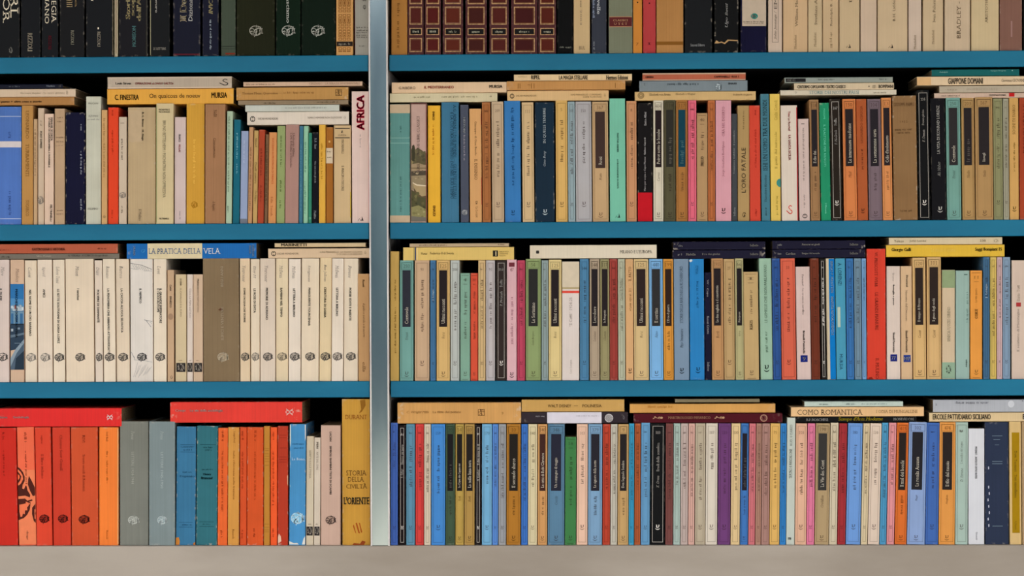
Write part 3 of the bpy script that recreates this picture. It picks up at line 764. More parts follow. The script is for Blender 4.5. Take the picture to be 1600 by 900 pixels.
B(431.5, 444.8, 197, '8c985c', 'P', d('~', 212, 262, .5, 2.8, '50602c'), d('~', 282, 300, .5, 2.8, '50602c'), d('~', 313, 326, .45, 2.6, '50602c'), n='sage green paperback')
B(445, 466.3, 195, 'a47a6c', 'P', d('Umberto Albini', 208, 245, .6, 3, '3c2824', 's'), d('L’arte di Plautus ad Eustachio', 208, 262, .42, 3, '3c2824', 's'), d('Quad. nella provincia', 282, 324, .46, 3.2, '2c1c1a', 'si'), n='dusty rose paperback with two lines of black print')
B(466.5, 473, 197, '346a80', 'P', d('~', 225, 330, .5, 2.2, '5c8c9c'), n='very slim steel blue booklet')
B(473.2, 481.2, 197, '8cbc98', 'P', d('~', 222, 270, .45, 2.4, '54806a'), d('~', 283, 335, .4, 2.4, '54806a'), n='slim pale mint booklet with green print')
B(481.4, 487, 208, '267c60', 'P', e('ring', .5, 341, 3, 3.6, '9cc4ac'), d('~', 240, 300, .5, 2, '4c9c80'), n='very slim emerald booklet')
B(487.3, 497.7, 207, '16171f', 'P', d('R.F. Sint', 216, 233, .5, 3, '9a9a9a', 's'), d('Una casa sotto gli archi', 252, 286, .45, 3, 'a4a4a0', 's'), d('Tullio', 329, 342, .45, 3, 'a4a4a0', 'si'), n='slim black paperback right of the emerald booklet')
B(498, 508.7, 195, 'd8a028', 'P', d('~', 224, 280, .45, 2.8, 'a87814'), n='slim bright yellow paperback')
B(509, 520.4, 199, '9c5c0c', 'P', r(.02, .98, 231.5, 255.5, 'c8b294', 'label'), t('~', 511, 518, 236, 238, '7c6c54'), t('~', 511, 518, 245, 247, '7c6c54'), r(.36, .62, 220, 223, 'c8a05c'), n='orange-brown paperback with square cream label')
B(521, 548.5, 196, 'c6a676', 'P', r(.07, .93, 200, 201.3, K), r(.07, .93, 214.7, 216, K), e('bird', .48, 205.5, 3.4, 4.6, K), t('GUANDA', 528, 541, 210, 212.8, '5c4c38', 's'), d('MACHIAVELLI', 218, 240, .52, 3.6, '2a2018', 's'), d('IL PRINCIPE E DISCORSI', 259, 298, .52, 3.6, '2a2018', 's'), r(.95, 1, 300, 340, 'b89a2c'), n='cream tan paperback with two black rules near its head')
B(550, 577.8, 143, 'd6b8aa', 'P', u('AFRICA', 148.5, 204, .5, 12.5, 'c42a40', 'x'), d('~', 210, 231, .5, 2.6, '9a8680'), e('slant', .5, 341.5, 9, 7, '141010'), r(.965, 1, 144, 348, 'a41c3c'), n='tall white book with large red upward capitals beside the post', mat='gloss')
# lying on top
H(-6, 98, 131.2, 138.6, '181a26', t('~', 14, 31, 133.5, 136, '5c6068'), t('Nelkin', 73, 85.5, 133, 136, '7c8088'), n='thin black book lying on top of the pile, upper left corner', hard=True, mat='gloss')
H(-6, 118, 138.8, 151.5, 'cdb294', t('Giovanni Arpino - La suora giovane', 31.5, 101, 144, 147.4, '7c6a54', 's'), X('blob', 104.5, 145, 3, 6, '7c6a54'), n='cream book lying between black and tan ones')
H(-6, 116, 151.7, 164.4, 'a8743a', t('il paese + altre cose e storie', -2, 65, 157, 161, '33200f', 'b'), n='tan orange book lying lowest of three above blue hardback')
H(168, 362, 120, 138, 'b4a08a', t('Louis Sirous', 180, 205, 128, 131.5, '241c18', 'sb'), t('OPERAZIONE «LONGO SALTO»', 211, 271, 128.5, 132, 'b43434', 'b'), X('swirl', 351, 129, 16, 11, '1a1614'), R(168, 362, 120, 122.2, 'c0ac96'), R(168, 362, 136, 138, 'cdb49a'), mat='worn', n='greyish cream book lying with red print and black swirl logo')
H(167, 364.5, 138.2, 162.4, 'dc9c2c', t('C. FINESTRA', 179, 216.5, 147.2, 155.6, '2a1c0c', 'b'), t('On quaicoss de noeuv', 233, 312.5, 146, 155, '3a2810'), t('MURSIA', 330, 354.5, 144.5, 153.4, '2a1c0c', 'b'), n='golden orange book lying with three groups of black lettering')
H(380, 566, 127.2, 134.4, 'c8a486', t('~', 384, 429, 130, 132.2, '8a6c54'), t('CINZANO · LA SERATA SENTIMENTALE', 483, 562, 129.3, 132.2, '8a6c54', 's'), n='thin pinkish cream book lying topmost beside the post')
H(369, 544, 136, 156, 'b88642', t('Thomas Mann: Quaresima', 378, 434, 143.5, 147.5, '6a4620', 's'), t('~', 443, 490, 143, 146, '8a5e30'), X('square_logo', 529, 145, 10, 10, '4a3014'), mat='worn', n='thick tan orange book lying with square maze logo')
H(372, 544, 156.2, 163.4, '8a7458', t('~', 412, 432, 159.5, 162, '54442f'), t('~', 495, 528, 158.5, 161, '54442f'), n='thin brownish grey book lying under the tan orange one')
H(383, 530, 163.6, 174, 'babaac', t('~', 445, 510, 167, 169.4, '8a8c84'), n='thin grey-white book lying second from the bottom')
H(386, 545, 174.2, 194.8, 'd2c2ae', X('o_logo', 394.5, 185.5, 8, 9, '14100e'), t('OSCAR MONDADORI', 403, 434, 183.5, 186.8, '5c5044'), t('TEMPI E MEMORIE NON SILENZIOSE', 480, 534, 182.6, 185.4, '7c6c5c'), X('blob', 538.5, 184, 3, 4, '7c6c5c'), n='cream white book lying lowest with black ring logo, left bay')

# ------------------------------------------------------------------ second row, right bay
row(1, 1)
B(609, 641, 163, '578a82', 'P', r(0, 1, 163, 177, 'bca384'), r(0, 1, 337, 348, 'bca384'), r(0, 1, 215.5, 216.2, '8cb0a4'), r(0, 1, 223.5, 224.2, '8cb0a4'), u('~', 196, 208, .52, 2.6, '2c504c'), u('~', 275, 331, .52, 2.6, '3c605c'), hard=True, mat='worn', n='teal cloth hardback with cream head and foot beside the post')
_b = random.Random(11)
def blobs(n, x0, x1, y0, y1, cols, rx, ry):
    out = []
    for _ in range(n):
        cx, cy = _b.uniform(x0, x1), _b.uniform(y0, y1); k = _b.uniform(.5, 1)
        out.append(g(_b.choice(cols), *[(min(.99, max(.01, cx + rx * k * math.cos(q * .9 + k))), cy + ry * k * _b.uniform(.7, 1) * math.sin(q * .9 + k)) for q in range(7)]))
    return out
B(641.3, 667, 161, 'a88874', 'P',
  g('b89688', (.01, 162), (.99, 162), (.99, 240), (.01, 240)), g('5c5238', (.02, 236), (.12, 229), (.24, 227), (.3, 234), (.45, 231), (.7, 235), (.98, 240), (.98, 258), (.02, 258)),
  *blobs(16, .05, .9, 236, 256, ('4c4630', '6c6244', '84764c', '5a5438'), .12, 4), g('3c3826', (.1, 228), (.22, 226), (.28, 240), (.26, 252), (.1, 252)),
  g('9c8464', (.02, 257), (.5, 255), (.98, 259), (.98, 266), (.02, 268)), g('7a6648', (.02, 262), (.98, 262), (.98, 264), (.02, 264)), g('4c4234', (.02, 268), (.98, 267), (.98, 275), (.02, 275)),
  g('8c7a5c', (.02, 275), (.98, 274), (.98, 300), (.02, 296)), *blobs(7, .05, .9, 266, 282, ('5c5040', '7a6a50', 'a08c6c'), .1, 2),
  g('a48c64', (.14, 286), (.4, 290), (.98, 291), (.98, 306), (.7, 307), (.42, 302), (.22, 294)), g('d0bc9c', (.14, 285), (.4, 288.4), (.98, 289.6), (.98, 291.6), (.4, 290.6), (.13, 286.6)), g('5c4c34', (.22, 294), (.42, 302), (.7, 307), (.98, 306), (.98, 311), (.5, 309), (.2, 300)),
  g('4e4a2e', (.02, 296), (.2, 299), (.5, 308), (.98, 310), (.98, 328), (.02, 326)), *blobs(14, .05, .92, 302, 328, ('3e3c24', '5c5636', '6e6640', '4a4830'), .12, 4),
  g('847c50', (.02, 324), (.5, 321), (.98, 328), (.98, 340), (.02, 338)), *blobs(10, .05, .92, 326, 342, ('9a9064', '746c44', '8c8458'), .12, 3), g('6a6458', (.02, 338), (.98, 340), (.98, 346), (.02, 346)),
  u('SERIE STORICHE LIBRI CLASSICI', 182, 270, .48, 4.2, '54443c', 's'), r(0, .05, 162, 346, '6c5448'), r(.96, 1, 162, 346, '7c3434'), r(0, 1, 161, 163, '4c2420'), hard=True, mat='gloss', n='hardback whose spine shows a painted boat and trees')
B(668.2, 688.7, 165, 'e4a602', 'P', d('ENRICO', 174.5, 188, .46, 3.4, '54180c', 'b'), d('~', 195, 243, .46, 3.4, 'b06c10'), d('EINAUDI', 321.5, 338, .5, 4, '6a1c0c', 'b'), n='bright yellow paperback with small dark red capitals')
B(690, 717.5, 160, '366c88', 'P', d('A.G. ADRIENI / I DUE MONDI — GLI INTELLETTUALI', 164, 311, .77, 4.4, '122a38', 's'), d('E LA CULTURA DEL MEDIO EVO NEL SUO TEMPO', 176, 311, .6, 4.4, '122a38', 's'), mat='cloth', hard=True, n='thick steel blue book with two dark lines of downward print')
B(719.5, 732.8, 164, '464a58', 'P', d('NESTORE', 183.5, 208.5, .5, 3, 'd8d8d8', 'b'), d('~', 211, 251, .5, 2.4, '9a9094'), e('solid', .52, 332, 11, 9.5, '9c9c98'), e('oval', .52, 332, 11, 9.5, '50525c'), n='slate grey paperback with white oval emblem')
B(734, 753.3, 170, 'd0985a', 'P', d('Giuseppe di Gian Bando', 190, 243, .5, 4, '5c3c1c', 's'), d('IL DISSENSO', 249, 281, .52, 4.4, '4c3014', 's'), e('leaf', .55, 317, 5, 6, '4c3014'), d('La Locust', 323, 340, .58, 3.4, '5c3c1c', 's'), r(.97, 1, 178, 195, 'a8201c'), r(.97, 1, 277, 320, 'a8201c'), n='tan gold paperback with red showing along its right edge')
B(754, 767.5, 160, 'a4622e', 'S', A=('', '~', '~'))
B(769, 788, 159, 'ba9e7c', 'S', A=('209', '~', '~'))
B(788.7, 814.5, 158, '2c70aa', 'P', u('~', 168, 255, .5, 4.6, '164672', 's'), u('~', 258, 290, .5, 4.4, '164672', 'si'), e('smile', .5, 333, 7.5, 8.5, '123a5c'), n='wide blue paperback with faint upward print')
B(816.5, 835.5, 160, 'ccaa78', 'S', A=('111', '~', '~'))
B(836.5, 867, 160, '1c2c3a', 'P', u('IN QUELLE TENEBRE', 169, 224, .5, 4.6, 'a8b0b0', 's'), u('Gina Berg', 236, 260, .5, 4.6, '98a0a4', 'si'), e('smile', .5, 332, 8.5, 9.5, 'a8b0b0'), mat='worn', n='thick dark navy paperback with pale upward capitals')
B(868.5, 887.5, 157, 'd2a454', 'S', A=('5', '~', '~'))
B(888, 899.5, 159, '8c9ea0', 'S', A=('108', '~', '~'))
B(900, 925.3, 159, 'a8a2a0', 'S', A=('150', '~', '~'))
B(926, 951.5, 159, 'bc9768', 'L', A=('367', 'Rossi', 'Prato', '3c2a24'))
B(953, 978, 154, '6cb698', 'P', d('MARTHA GRIMES', 208, 238, .52, 2.6, '123c34', 'b'), d('LE BUONANIME DI PAPÀ', 249, 295, .52, 2.6, '123c34', 'b'), e('slant', .5, 337, 8, 7, '0c1c18'), n='mint green paperback with tiny dark capitals and slanted emblem')
B(979, 995.3, 158, 'c4885a', 'S', A=('8', '~', '~'))
B(996.5, 1019.5, 161, '1c1617', 'P', r(0, 1, 301, 347, 'b8101c'), u('Enrico Albini', 175, 196, .52, 3.2, 'c8c0bc', 's'), u('Giuliano Caporali', 215, 242, .5, 3.2, 'c8c0bc', 's'), u('Mare per acqua a Capo Mannu', 245, 299, .5, 3.6, 'd4ccc8', 'sb'), mat='worn', n='black paperback with solid red foot')
B(1020.8, 1037, 157, 'ccc0a6', 'L', A=('404', 'Poirot sotto le bombe', 'Carven', '201416'))
B(1037.4, 1056, 156, '504a30', 'L', A=('118', '~', '~', '2a2822'))
B(1056.4, 1075, 156, 'a46a2a', 'L', A=('117', '~', '~', '0c3a48'))
B(1075.3, 1088.5, 157, 'd85c70', 'S', A=('', '~', '~'))
B(1088.7, 1106, 177, 'ac8658', 'V', A=('40', '~', 'FREUD'))
B(1106.2, 1117.6, 157, 'b4622c', 'S', A=('', '~', '~'))
B(1118, 1143, 157, 'd0929a', 'P', u('ORA NEL DESERTO', 167, 213, .5, 4, '8a4c58', 's'), u('Jorge González Rodríguez', 221, 276, .5, 4.2, '8a4c58', 's'), e('smile', .5, 330, 8.5, 9.5, '3c1c20'), n='thick pink paperback with smiling emblem')
B(1143.4, 1152.2, 178, '3c3e40', 'P', u('Tommaso Gabbini · Il pavaliere', 204, 272, .45, 3, '8c8c88', 's'), u('Sellerio', 324, 338, .5, 2.8, '9c9c98', 's'), n='slim charcoal paperback beside khaki one')
B(1152.5, 1171.7, 165, 'a88650', 'P', u("L'ORO FATALE", 231, 301, .5, 6.8, '241810'), u('~', 173, 202, .5, 2.4, '6c5430'), e('leaf', .55, 336, 7, 9, '3c2c18'), n='khaki tan paperback with large black upward lettering')
B(1172, 1189, 165, 'cc3c22', 'P', u('~', 172, 180, .55, 3, '8c1c10'), u('~', 200, 262, .55, 3, '9c2416'), u('~', 325, 338, .55, 2.6, '9c2416'), n='vivid red paperback beside the blue-green one')
B(1190, 1203.7, 147, '3e7482', 'P', u('ISHI UN UOMO TRA DUE MONDI', 156, 267, .5, 6.4, '0f1a20', 's'), u('Theodora Kroeber', 273, 316, .5, 3.2, '15262c', 's'), u('~', 323, 337, .5, 2.4, '15262c'), n='tall blue-green paperback with large black upward capitals')
B(1204.5, 1220.6, 147, 'd8b448', 'P', u('Giulia Conoli', 157, 188, .6, 4.4, '9c8230', 's'), u('Il gatto del miracolo', 206, 264, .6, 4.4, '8c7428', 's'), u('~', 304, 336, .6, 3.2, '9c8230'), g('3c8478', *[(min(1, .93 + .33 * math.cos(q * .35)), 286 + 6.5 * math.sin(q * .35)) for q in range(18)]), n='tall yellow paperback with teal dot on its edge')
B(1221.5, 1247.7, 165, 'd2c0ac', 'P', d('Tina La Rochef', 174, 205, .52, 3.6, 'c03030', 'b'), d('LA SANTA SICILIA', 211, 251, .52, 3.6, 'c03030', 'sb'), e('swirl', .5, 328, 11, 15, 'cc2a18'), r(.95, 1, 168, 346, 'a8141c'), n='cream white paperback with red print and red S logo')
B(1249, 1266, 186, 'c8aea2', 'P', r(.3, .6, 193, 194.5, '7c6c64'), d('~', 200, 283, .5, 2.6, '8a7870'), d('~', 304, 325, .5, 2.4, '8a7870'), e('o_logo', .52, 338, 7.5, 7, '14100e'), n='short pale cream paperback with black ring emblem at its foot')
B(1267, 1282, 156, '9a7044', 'L', A=('118', 'Il dio dei..', '~', '221c1e'))
B(1283, 1299, 161, '00875a', 'P', d('MASSIMI', 170, 186, .5, 2.8, '5cc49c'), d('IL PLASTONE PER RIUSCITI', 195, 260, .5, 3.2, '6cc8a4'), d('I Mimosa', 318, 334, .5, 2.8, '7cd0ac'), mat='worn', n='bright green paperback')
B(1299.5, 1316.8, 155, '2a231d', 'S', A=('107', 'Follia', 'P. McGrath'))
B(1319, 1340, 155, 'cc7436', 'L', A=('150', 'Le interessate madonne', 'Musil', '241c1c'))
B(1340.4, 1357, 155, 'a8501e', 'P', u('LEONARDO SCIASCIA', 165, 224, .5, 3.6, '6a2c10', 's'), u('~', 233, 265, .5, 3, '6a2c10'), e('smile', .5, 330, 7, 8, '5a240c'), n='rust orange paperback without border between two panelled ones')
B(1358, 1379.4, 155, '746066', 'L', A=('104', 'La settantenne sarta', '~', '221c20'))
B(1379.8, 1395.6, 153, 'd28444', 'L', A=('13', "Celle d'isolamento", '~', '241c1e'))
B(1397, 1434.5, 150, '87633a', 'P', t('GIUSEPPE PAPPU', 1399, 1431, 161, 166, '5a3e20', 's'), t('1 9 5 2', 1409, 1420, 189, 192, '5a3e20'), t('~', 1401, 1427, 201, 204, '5a3e20'), t('~', 1403, 1424, 206, 209, '5a3e20'), t('~', 1407, 1425, 328, 331, '5a3e20'), hard=True, mat='worn', n='wide brown cloth book with faint horizontal lines of print')
B(1435.5, 1455, 141, '0d0d0f', 'S', A=('224', 'Povera piccina', 'P. Denon'))
B(1456, 1479, 154, '1a191b', 'P', u('LA VITA DI KONRAD LORENZ', 165, 241, .52, 4.2, 'b0aaa0', 's'), u('Alc Nisbet', 253, 276, .54, 4.4, '8c8880', 'si'), e('smile', .58, 328, 8.5, 10, 'b0aaa0'), n='black paperback with white upward capitals and no border')
B(1480, 1502.6, 153, '6a988a', 'L', A=('250', 'Contavele', 'Ernani', '2a2626'))
B(1504, 1524.4, 153, 'b0884e', 'L', A=('203', '~', 'Nadin', '241e1e'))
B(1525, 1552.6, 152, 'aa824c', 'L', A=('167', 'Risvegli', 'Sacks', '241e1e'))
B(1553, 1568, 154, '868358', 'S', A=('', '~', '~'))
B(1568.4, 1577.6, 154, 'a09a80', 'S', A=('', '~', '~'))
B(1578, 1593, 153, 'ca984e', 'P', u('SOGNI DI DIARIO', 164, 210, .5, 4.2, '7a5a24', 's'), u('~', 222, 268, .5, 3, '8a682c'), e('smile', .5, 327, 7.5, 8.5, '54400f'), n='golden tan paperback with brown upward capitals')
B(1593.6, 1612, 153, 'a03c18', 'P', u('PASSI IN SPALLE', 163, 240, .4, 4, '6a240c', 's'), e('smile', .5, 329, 7, 8, '5a1c0a'), n='rust red paperback cut by the frame edge')
# lying on top
H(612, 791.5, 128, 144.8, 'd8b48c', t('G.RIBEIRO', 623, 649, 135, 139, '54402e'), t('IL MEDITERRANEO', 663, 709, 134, 138.2, 'cc4430', 'b'), t('MURSIA', 764.5, 785, 133, 138, '2c201a', 'b'), n='peach cream book lying with red middle title beside the post')
H(609, 777, 145, 159.4, 'cabb94', t('~', 645, 672, 149.5, 152.4, '8a7c5c'), t('~', 690, 746, 149.5, 152.4, '8a7c5c'), X('slant', 766, 150, 4, 3.6, '3c3428'), n='pale cream book lying directly on upright books beside the post')
H(803, 987.5, 115.5, 126, 'dcba88', t('ROMOLO', 810, 823, 118, 120.6, 'a08860'), t('RIPEL', 830, 844, 117, 123.4, '241c14', 'b'), t('LA MAGIA STELLARE', 873.5, 918.5, 117.6, 124.2, '241c14', 'b'), t('Hermes Edizioni', 947, 981.5, 118, 124.6, '2c2218', 'sb'), n='pale cream book lying topmost with black condensed capitals')
H(791.8, 977, 126.2, 140.5, 'ba8240', R(809, 810, 130, 138, '7c5220'), R(812, 813, 130, 138, '7c5220'), R(830, 831, 130, 138, '7c5220'), R(834, 835, 130, 138, '7c5220'), R(961, 961.8, 130, 138, '7c5220'), t('~', 824, 829, 131, 133, '7c5220'), hard=True, mat='gloss', n='caramel book lying with narrow dark rules across its spine')
H(792.5, 951, 141, 157.4, 'd0a870', X('o_logo', 800, 149.5, 7, 7.5, '1a120c'), t('OSCAR MONDADORI', 806, 838, 147.8, 150.4, '6c5434'), t('LUIGI PIRANDELLO · L’UMORISMO', 892, 939.5, 146.8, 149.4, '7c623c'), t('COME TU MI VUOI', 911, 939.5, 150.4, 153, '7c623c'), X('blob', 945, 149, 2.6, 4.6, '7c623c'), n='tan cream book lying with black ring logo above navy book')
H(1004, 1165, 114, 125.4, 'b25a3c', R(1004, 1165, 114, 116, 'b89a80'), R(1004, 1165, 124, 125.4, 'b89a80'), t('LIBRERIA', 1008.5, 1021.5, 118.4, 121.4, '24100c', 'b'), t('CAMPANELLI · ELLE 1', 1116, 1154, 118.6, 121.6, '3c1c14', 'b'), n='coral book lying topmost of its pile with pale edges')
H(999, 1168, 125.6, 142.4, '747e82', t('~', 1006.5, 1008, 128, 133, '2c3234'), t('~', 1043, 1092, 129, 132.4, '3c4448'), t('EINAUDI', 1138, 1151, 129.4, 132.4, '24282a', 'b'), X('solid', 1122.5, 136, 9.5, 13, 'a4acae'), X('oval', 1122.5, 136, 9.5, 13, '606a6e'), hard=True, n='grey book lying in the middle with pale oval emblem')
H(992, 1181, 142.6, 156.6, 'caa468', X('spiral', 1001.5, 148.5, 10, 10, '6c5430'), t('Elisabeth von Arnim', 1015, 1048, 145.4, 149, '5c4628', 's'), t('Elisabeth e Wagner', 1056, 1087, 145.4, 149, '5c4628', 's'), t('Bollati Boringhieri', 1146, 1175, 147, 150.4, '5c4628', 's'), n='yellowish cream book lying lowest with round spiral emblem')
H(1226, 1395, 120.4, 129, '8c9288', R(1228, 1259, 122, 127.6, '1c1a1a', 'label'), t('PRE 82', 1230, 1243, 123, 126.6, 'a8a49a', 'b'), t('~', 1278, 1304, 122.6, 125, '5c605c'), t('~', 1374, 1386, 122.6, 125, '5c605c'), n='grey-green book lying with black label at its left end')
H(1241, 1397, 129.2, 139.8, 'ccb490', t('CENTORMO CAPOLAVORI / TEATRO CLASSICO', 1246, 1321.5, 132.6, 137.8, '1c1612', 'b'), t('•', 1357, 1359, 134, 136, '1c1612'), X('square_logo', 1366, 135.6, 5, 5, '4c4034'), t('BOMPIANI', 1373, 1396, 132.6, 137.8, '1c1612', 'b'), n='cream book lying with bold black condensed capitals')
H(1219.5, 1401, 140, 148.4, 'cabda4', t('STORIE DEI NOSTRI PAESI', 1265, 1342.5, 141.6, 146.6, '5c8080', 's'), X('blob', 1243.5, 144, 3, 4, '8a7c68'), t('~', 1365, 1385, 144, 146, '8a7c68'), n='cream book lying with blue-grey serif capitals')
H(1456, 1593, 108, 118.4, '005a58', t('Adelphi', 1468, 1481, 111.2, 113.8, '8cb8ac'), t('Giuseppina Torregrossa', 1548, 1572, 109.4, 112, '8cb8ac'), t('·', 1581, 1583, 109.4, 111.4, '8cb8ac'), n='dark teal book lying highest under the top shelf')
H(1433, 1608, 119, 132.8, 'd8ba92', t('GIAPPONE DOMANI', 1481.5, 1536, 121.6, 131, '1a1412', 'b'), t('Giovanni GIOVANNI', 1565, 1604, 123.6, 128, '4c4034', 's'), R(1433, 1455, 120, 132.6, 'd4a874'), n='cream book lying with large bold black condensed capitals')
H(1468, 1610, 133.6, 144.4, 'b0a088', t('~', 1477, 1496, 138.6, 140.6, '8a7c68'), t('~', 1510, 1560, 138, 140, '9a8c78'), n='grey-cream book lying under the large-lettered one')
H(1460, 1610, 144.8, 153, 'c8a890', t('~', 1471, 1500, 148, 150, '3c302c', 'b'), t('CROSTANTONIO', 1545.5, 1572, 147.4, 150, '3c302c', 'b'), R(1577, 1585.5, 145.2, 151, 'b81c1c'), n='pinkish cream book lying lowest with small red square')
# ------------------------------------------------------------------ third row, left bay
row(2, 0)
EC = 'dcc6a4'
B(-6, 14.6, 406, 'd2bcae', 'P', d('Mare', 417, 431, .5, 5, '8a7f76', 'si'), d('IL FIUME', 451, 470, .35, 3.4, '1c1818', 'b'), e('oval', .5, 558, 15, 12.5, '4c4742'), n='pinkish white paperback with oval emblem at the left frame edge')
B(16, 38, 406, 'cca888', 'P', d('Mendoza', 420, 441, .52, 5, '8c7464', 'si'),
  g('2c6ca0', (0, 444), (1, 444), (1, 480), (0, 480)), g('4c84b0', (0, 466), (1, 468), (1, 482), (0, 482)), g('68889c', (0, 480), (.2, 476), (.5, 478), (.7, 475), (1, 480), (1, 510), (0, 510)), g('a8b4b8', (.1, 481), (.3, 479), (.5, 482), (.8, 478), (.9, 486), (.2, 487)),
  g('36648c', (.05, 490), (.22, 490), (.22, 506), (.05, 506)), g('36648c', (.4, 492), (.55, 492), (.55, 508), (.4, 508)), g('36648c', (.7, 490), (.9, 490), (.9, 507), (.7, 507)),
  g('2c3c4c', (0, 508), (1, 506), (1, 544), (0, 548)), g('5c6c78', (0, 524), (1, 520), (1, 523), (0, 528)), g('84929a', (0, 560), (.4, 545), (1, 530), (1, 536), (.45, 552), (.0, 574)), g('4a5a68', (.0, 574), (.45, 552), (1, 536), (1, 578), (0, 578)), g('24323e', (.4, 560), (1, 548), (1, 578), (.3, 578)),
  *[g(q[4], (q[0], q[2]), (q[1], q[2]), (q[1], q[3]), (q[0], q[3])) for q in ((.05, .2, 478, 482, 'c0c4c4'), (.3, .42, 477, 483, '8a4c44'), (.46, .6, 479, 484, 'b8c0c4'), (.66, .8, 477, 482, '9ca8b0'), (.84, .96, 480, 485, 'c8ccc8'), (.02, .98, 486, 487, '40688c'), (.02, .98, 506, 508, '1c2834'), (.05, .2, 514, 518, 'a8b0b4'), (.5, .7, 512, 515, '788894'), (.3, .9, 536, 537, '6a7a86'))],
  d('MARCHESI PIOGGIA ATTINIA', 452, 528, .45, 3.6, '101820', 'b'), n='cream paperback with blue city photograph on its spine')
B(38.5, 57.8, 407, EC, 'E', A=('Conti', 'NEL NOME DI UN DIO BARBARO', '9a9084'))
B(59, 82.5, 406, 'd8c2a4', 'E', A=('Sgorl', 'AMICI', '9a9084'))
B(83.5, 102, 406, EC, 'E', A=('Labou Tansi', 'LE SETTE SOLITUDINI DI LORSA LOPEZ'))
B(103, 147.5, 405, 'd8bf98', 'E', A=('Monti', 'I sansôssi'))
B(149, 161.3, 407, 'd2bca2', 'E', A=('Dürr', 'POLVERE DI DIAMANTE'))
B(162, 181, 405, EC, 'E', A=('Romano', 'LA PENOMBRA CHE ABBIAMO ATTRAVERSATO'))
B(181.6, 202.7, 405, 'd6bd98', 'E', A=('Barros', "LA CACCIA ALL'OCA SELVATICA"))
_k = random.Random(21)
def pencil(x0, y0, x1, y1, w=.45, c='8a8682'):
    l = math.hypot((x1 - x0) * 36, y1 - y0) or 1; nx, ny = -(y1 - y0) / l * w / 36, (x1 - x0) * 36 / l * w
    xm_, ym_ = (x0 + x1) / 2 + _k.uniform(-.02, .02), (y0 + y1) / 2 + _k.uniform(-.6, .6)
    return g(c, (x0, y0), (xm_, ym_), (x1, y1), (x1 + nx, y1 + ny), (xm_ + nx, ym_ + ny), (x0 + nx, y0 + ny))
pen = [pencil(.02, 411, .5, 414, .7, '6a6662'), pencil(.5, 414, .97, 421, .7, '6a6662'), pencil(.02, 419, .35, 421), pencil(.6, 423, .97, 423.5), pencil(.62, 500, .97, 502.5, .6, '6a6662'), pencil(.62, 499, .8, 503), pencil(.72, 502, .92, 511, .8), pencil(.84, 503, .95, 506), pencil(.04, 550, .18, 560, .7), pencil(.14, 556, .2, 563), pencil(.55, 563, .97, 566), pencil(.15, 562, .6, 564)]
pen += [pencil(.1 + q * .09, 413 + q * .6, .2 + q * .09, 420 + q * .5) for q in range(8)]
pen += [pencil(.12 + q * .07, 588 + _k.uniform(-4, 3), .3 + q * .08, 568 + _k.uniform(-3, 4) + q * .8, .4, 'a09c98') for q in range(9)]
B(203.5, 239.3, 405, 'd0c8bc', 'E', *pen, A=('', 'IL NEMICO', '3c3a38'), n='white paperback with pencil sketch at head and foot')
B(240, 260.3, 405, EC, 'E', A=('Levi', "IL GRANDE IMPERATORE/E I SUOI AUTOMI"))
B(261, 272, 422, 'c09c76', 'P', d('CASA', 445, 455, .5, 2.8, '2c2018', 'b'), d('ERNESTO', 463, 481, .5, 2.8, '2c2018', 'b'), e('solid', .5, 495, 8, 10, '9c7c60'), e('blob', .6, 590, 4, 5, '3c2c20'), n='slim peach tan paperback, shorter, beside the first gap')
B(273.5, 291.2, 429, 'ccb48a', 'N', A=('1104', 'IL CAVALLO E IL FUMO'), n='short cream paperback with dark square emblem, widest of three')
B(291.8, 301.5, 429, 'd6c2b0', 'N', A=('', 'Casa-La figlia perduta'), n='slim short white paperback with dark square emblem, middle of three')
B(302, 317.3, 429, 'c8a888', 'N', A=('FRANCO', 'DIARIO NAPOLETANO'), n='short tan paperback with dark square emblem beside taupe hardback')
B(317.6, 374.5, 404, '80694a', 'P', u('BEGLI ANNI', 416, 448, .53, 4, 'a8967c', 's'), u('ILIFICI E VENTURE', 480, 532, .53, 4, 'a8967c', 's'), e('solid', .54, 558, 17, 14, '988468'), e('oval', .54, 558, 17, 14, 'b4a48a'), g('5c3824', (.42, 484), (.5, 481), (.55, 484), (.55, 488), (.52, 485), (.44, 485.6)), hard=True, n='very wide taupe hardback with pale oval emblem')
B(375, 391, 404, 'd2b07c', 'E', A=('Yourcenar', "COME L'ACQUA CHE SCORRE"))
B(391.4, 406, 405, 'd8c29c', 'E', A=('Eloy M', 'LE ROSE DI EVITA', '8a8074'))
B(406.4, 430.3, 404, 'ccb498', 'E', A=('Yourcenar', 'MEMORIE DI ADRIANO'))
B(430.7, 450.2, 404, 'd6bb86', 'E', A=('McEwan', 'BAMBINI NEL TEMPO', '8a7c68'))
B(450.5, 469.8, 405, 'dac8b0', 'E', A=('McEwan', 'LETTERA A BERLINO'))
B(470.2, 498, 404, 'd8c098', 'E', A=('Savigneau', 'MARGUERITE YOURCENAR'))
B(498.3, 517.3, 403, 'd4b476', 'E', A=('Ben Jelloun', 'CREATURA DI SABBIA'))
B(517.6, 536, 404, 'dac8ae', 'E', A=('McEwan', 'LETTERA A BERLINO', '6a6058'))
B(536.3, 559.3, 404, 'd6c09c', 'E', A=('Pavese', 'POESIE EDITE E INEDITE'))
B(559.8, 577.8, 428, 'b88a56', 'P', d('Rossi', 437, 449, .5, 3, '6a4624', 'sb'), d('il gallo e parola e la morte', 474, 527, .5, 4, '54381c', 'si'), d('ella', 566, 581, .5, 4.4, '6a4624', 'si'), n='short tan paperback with script lettering beside the post')
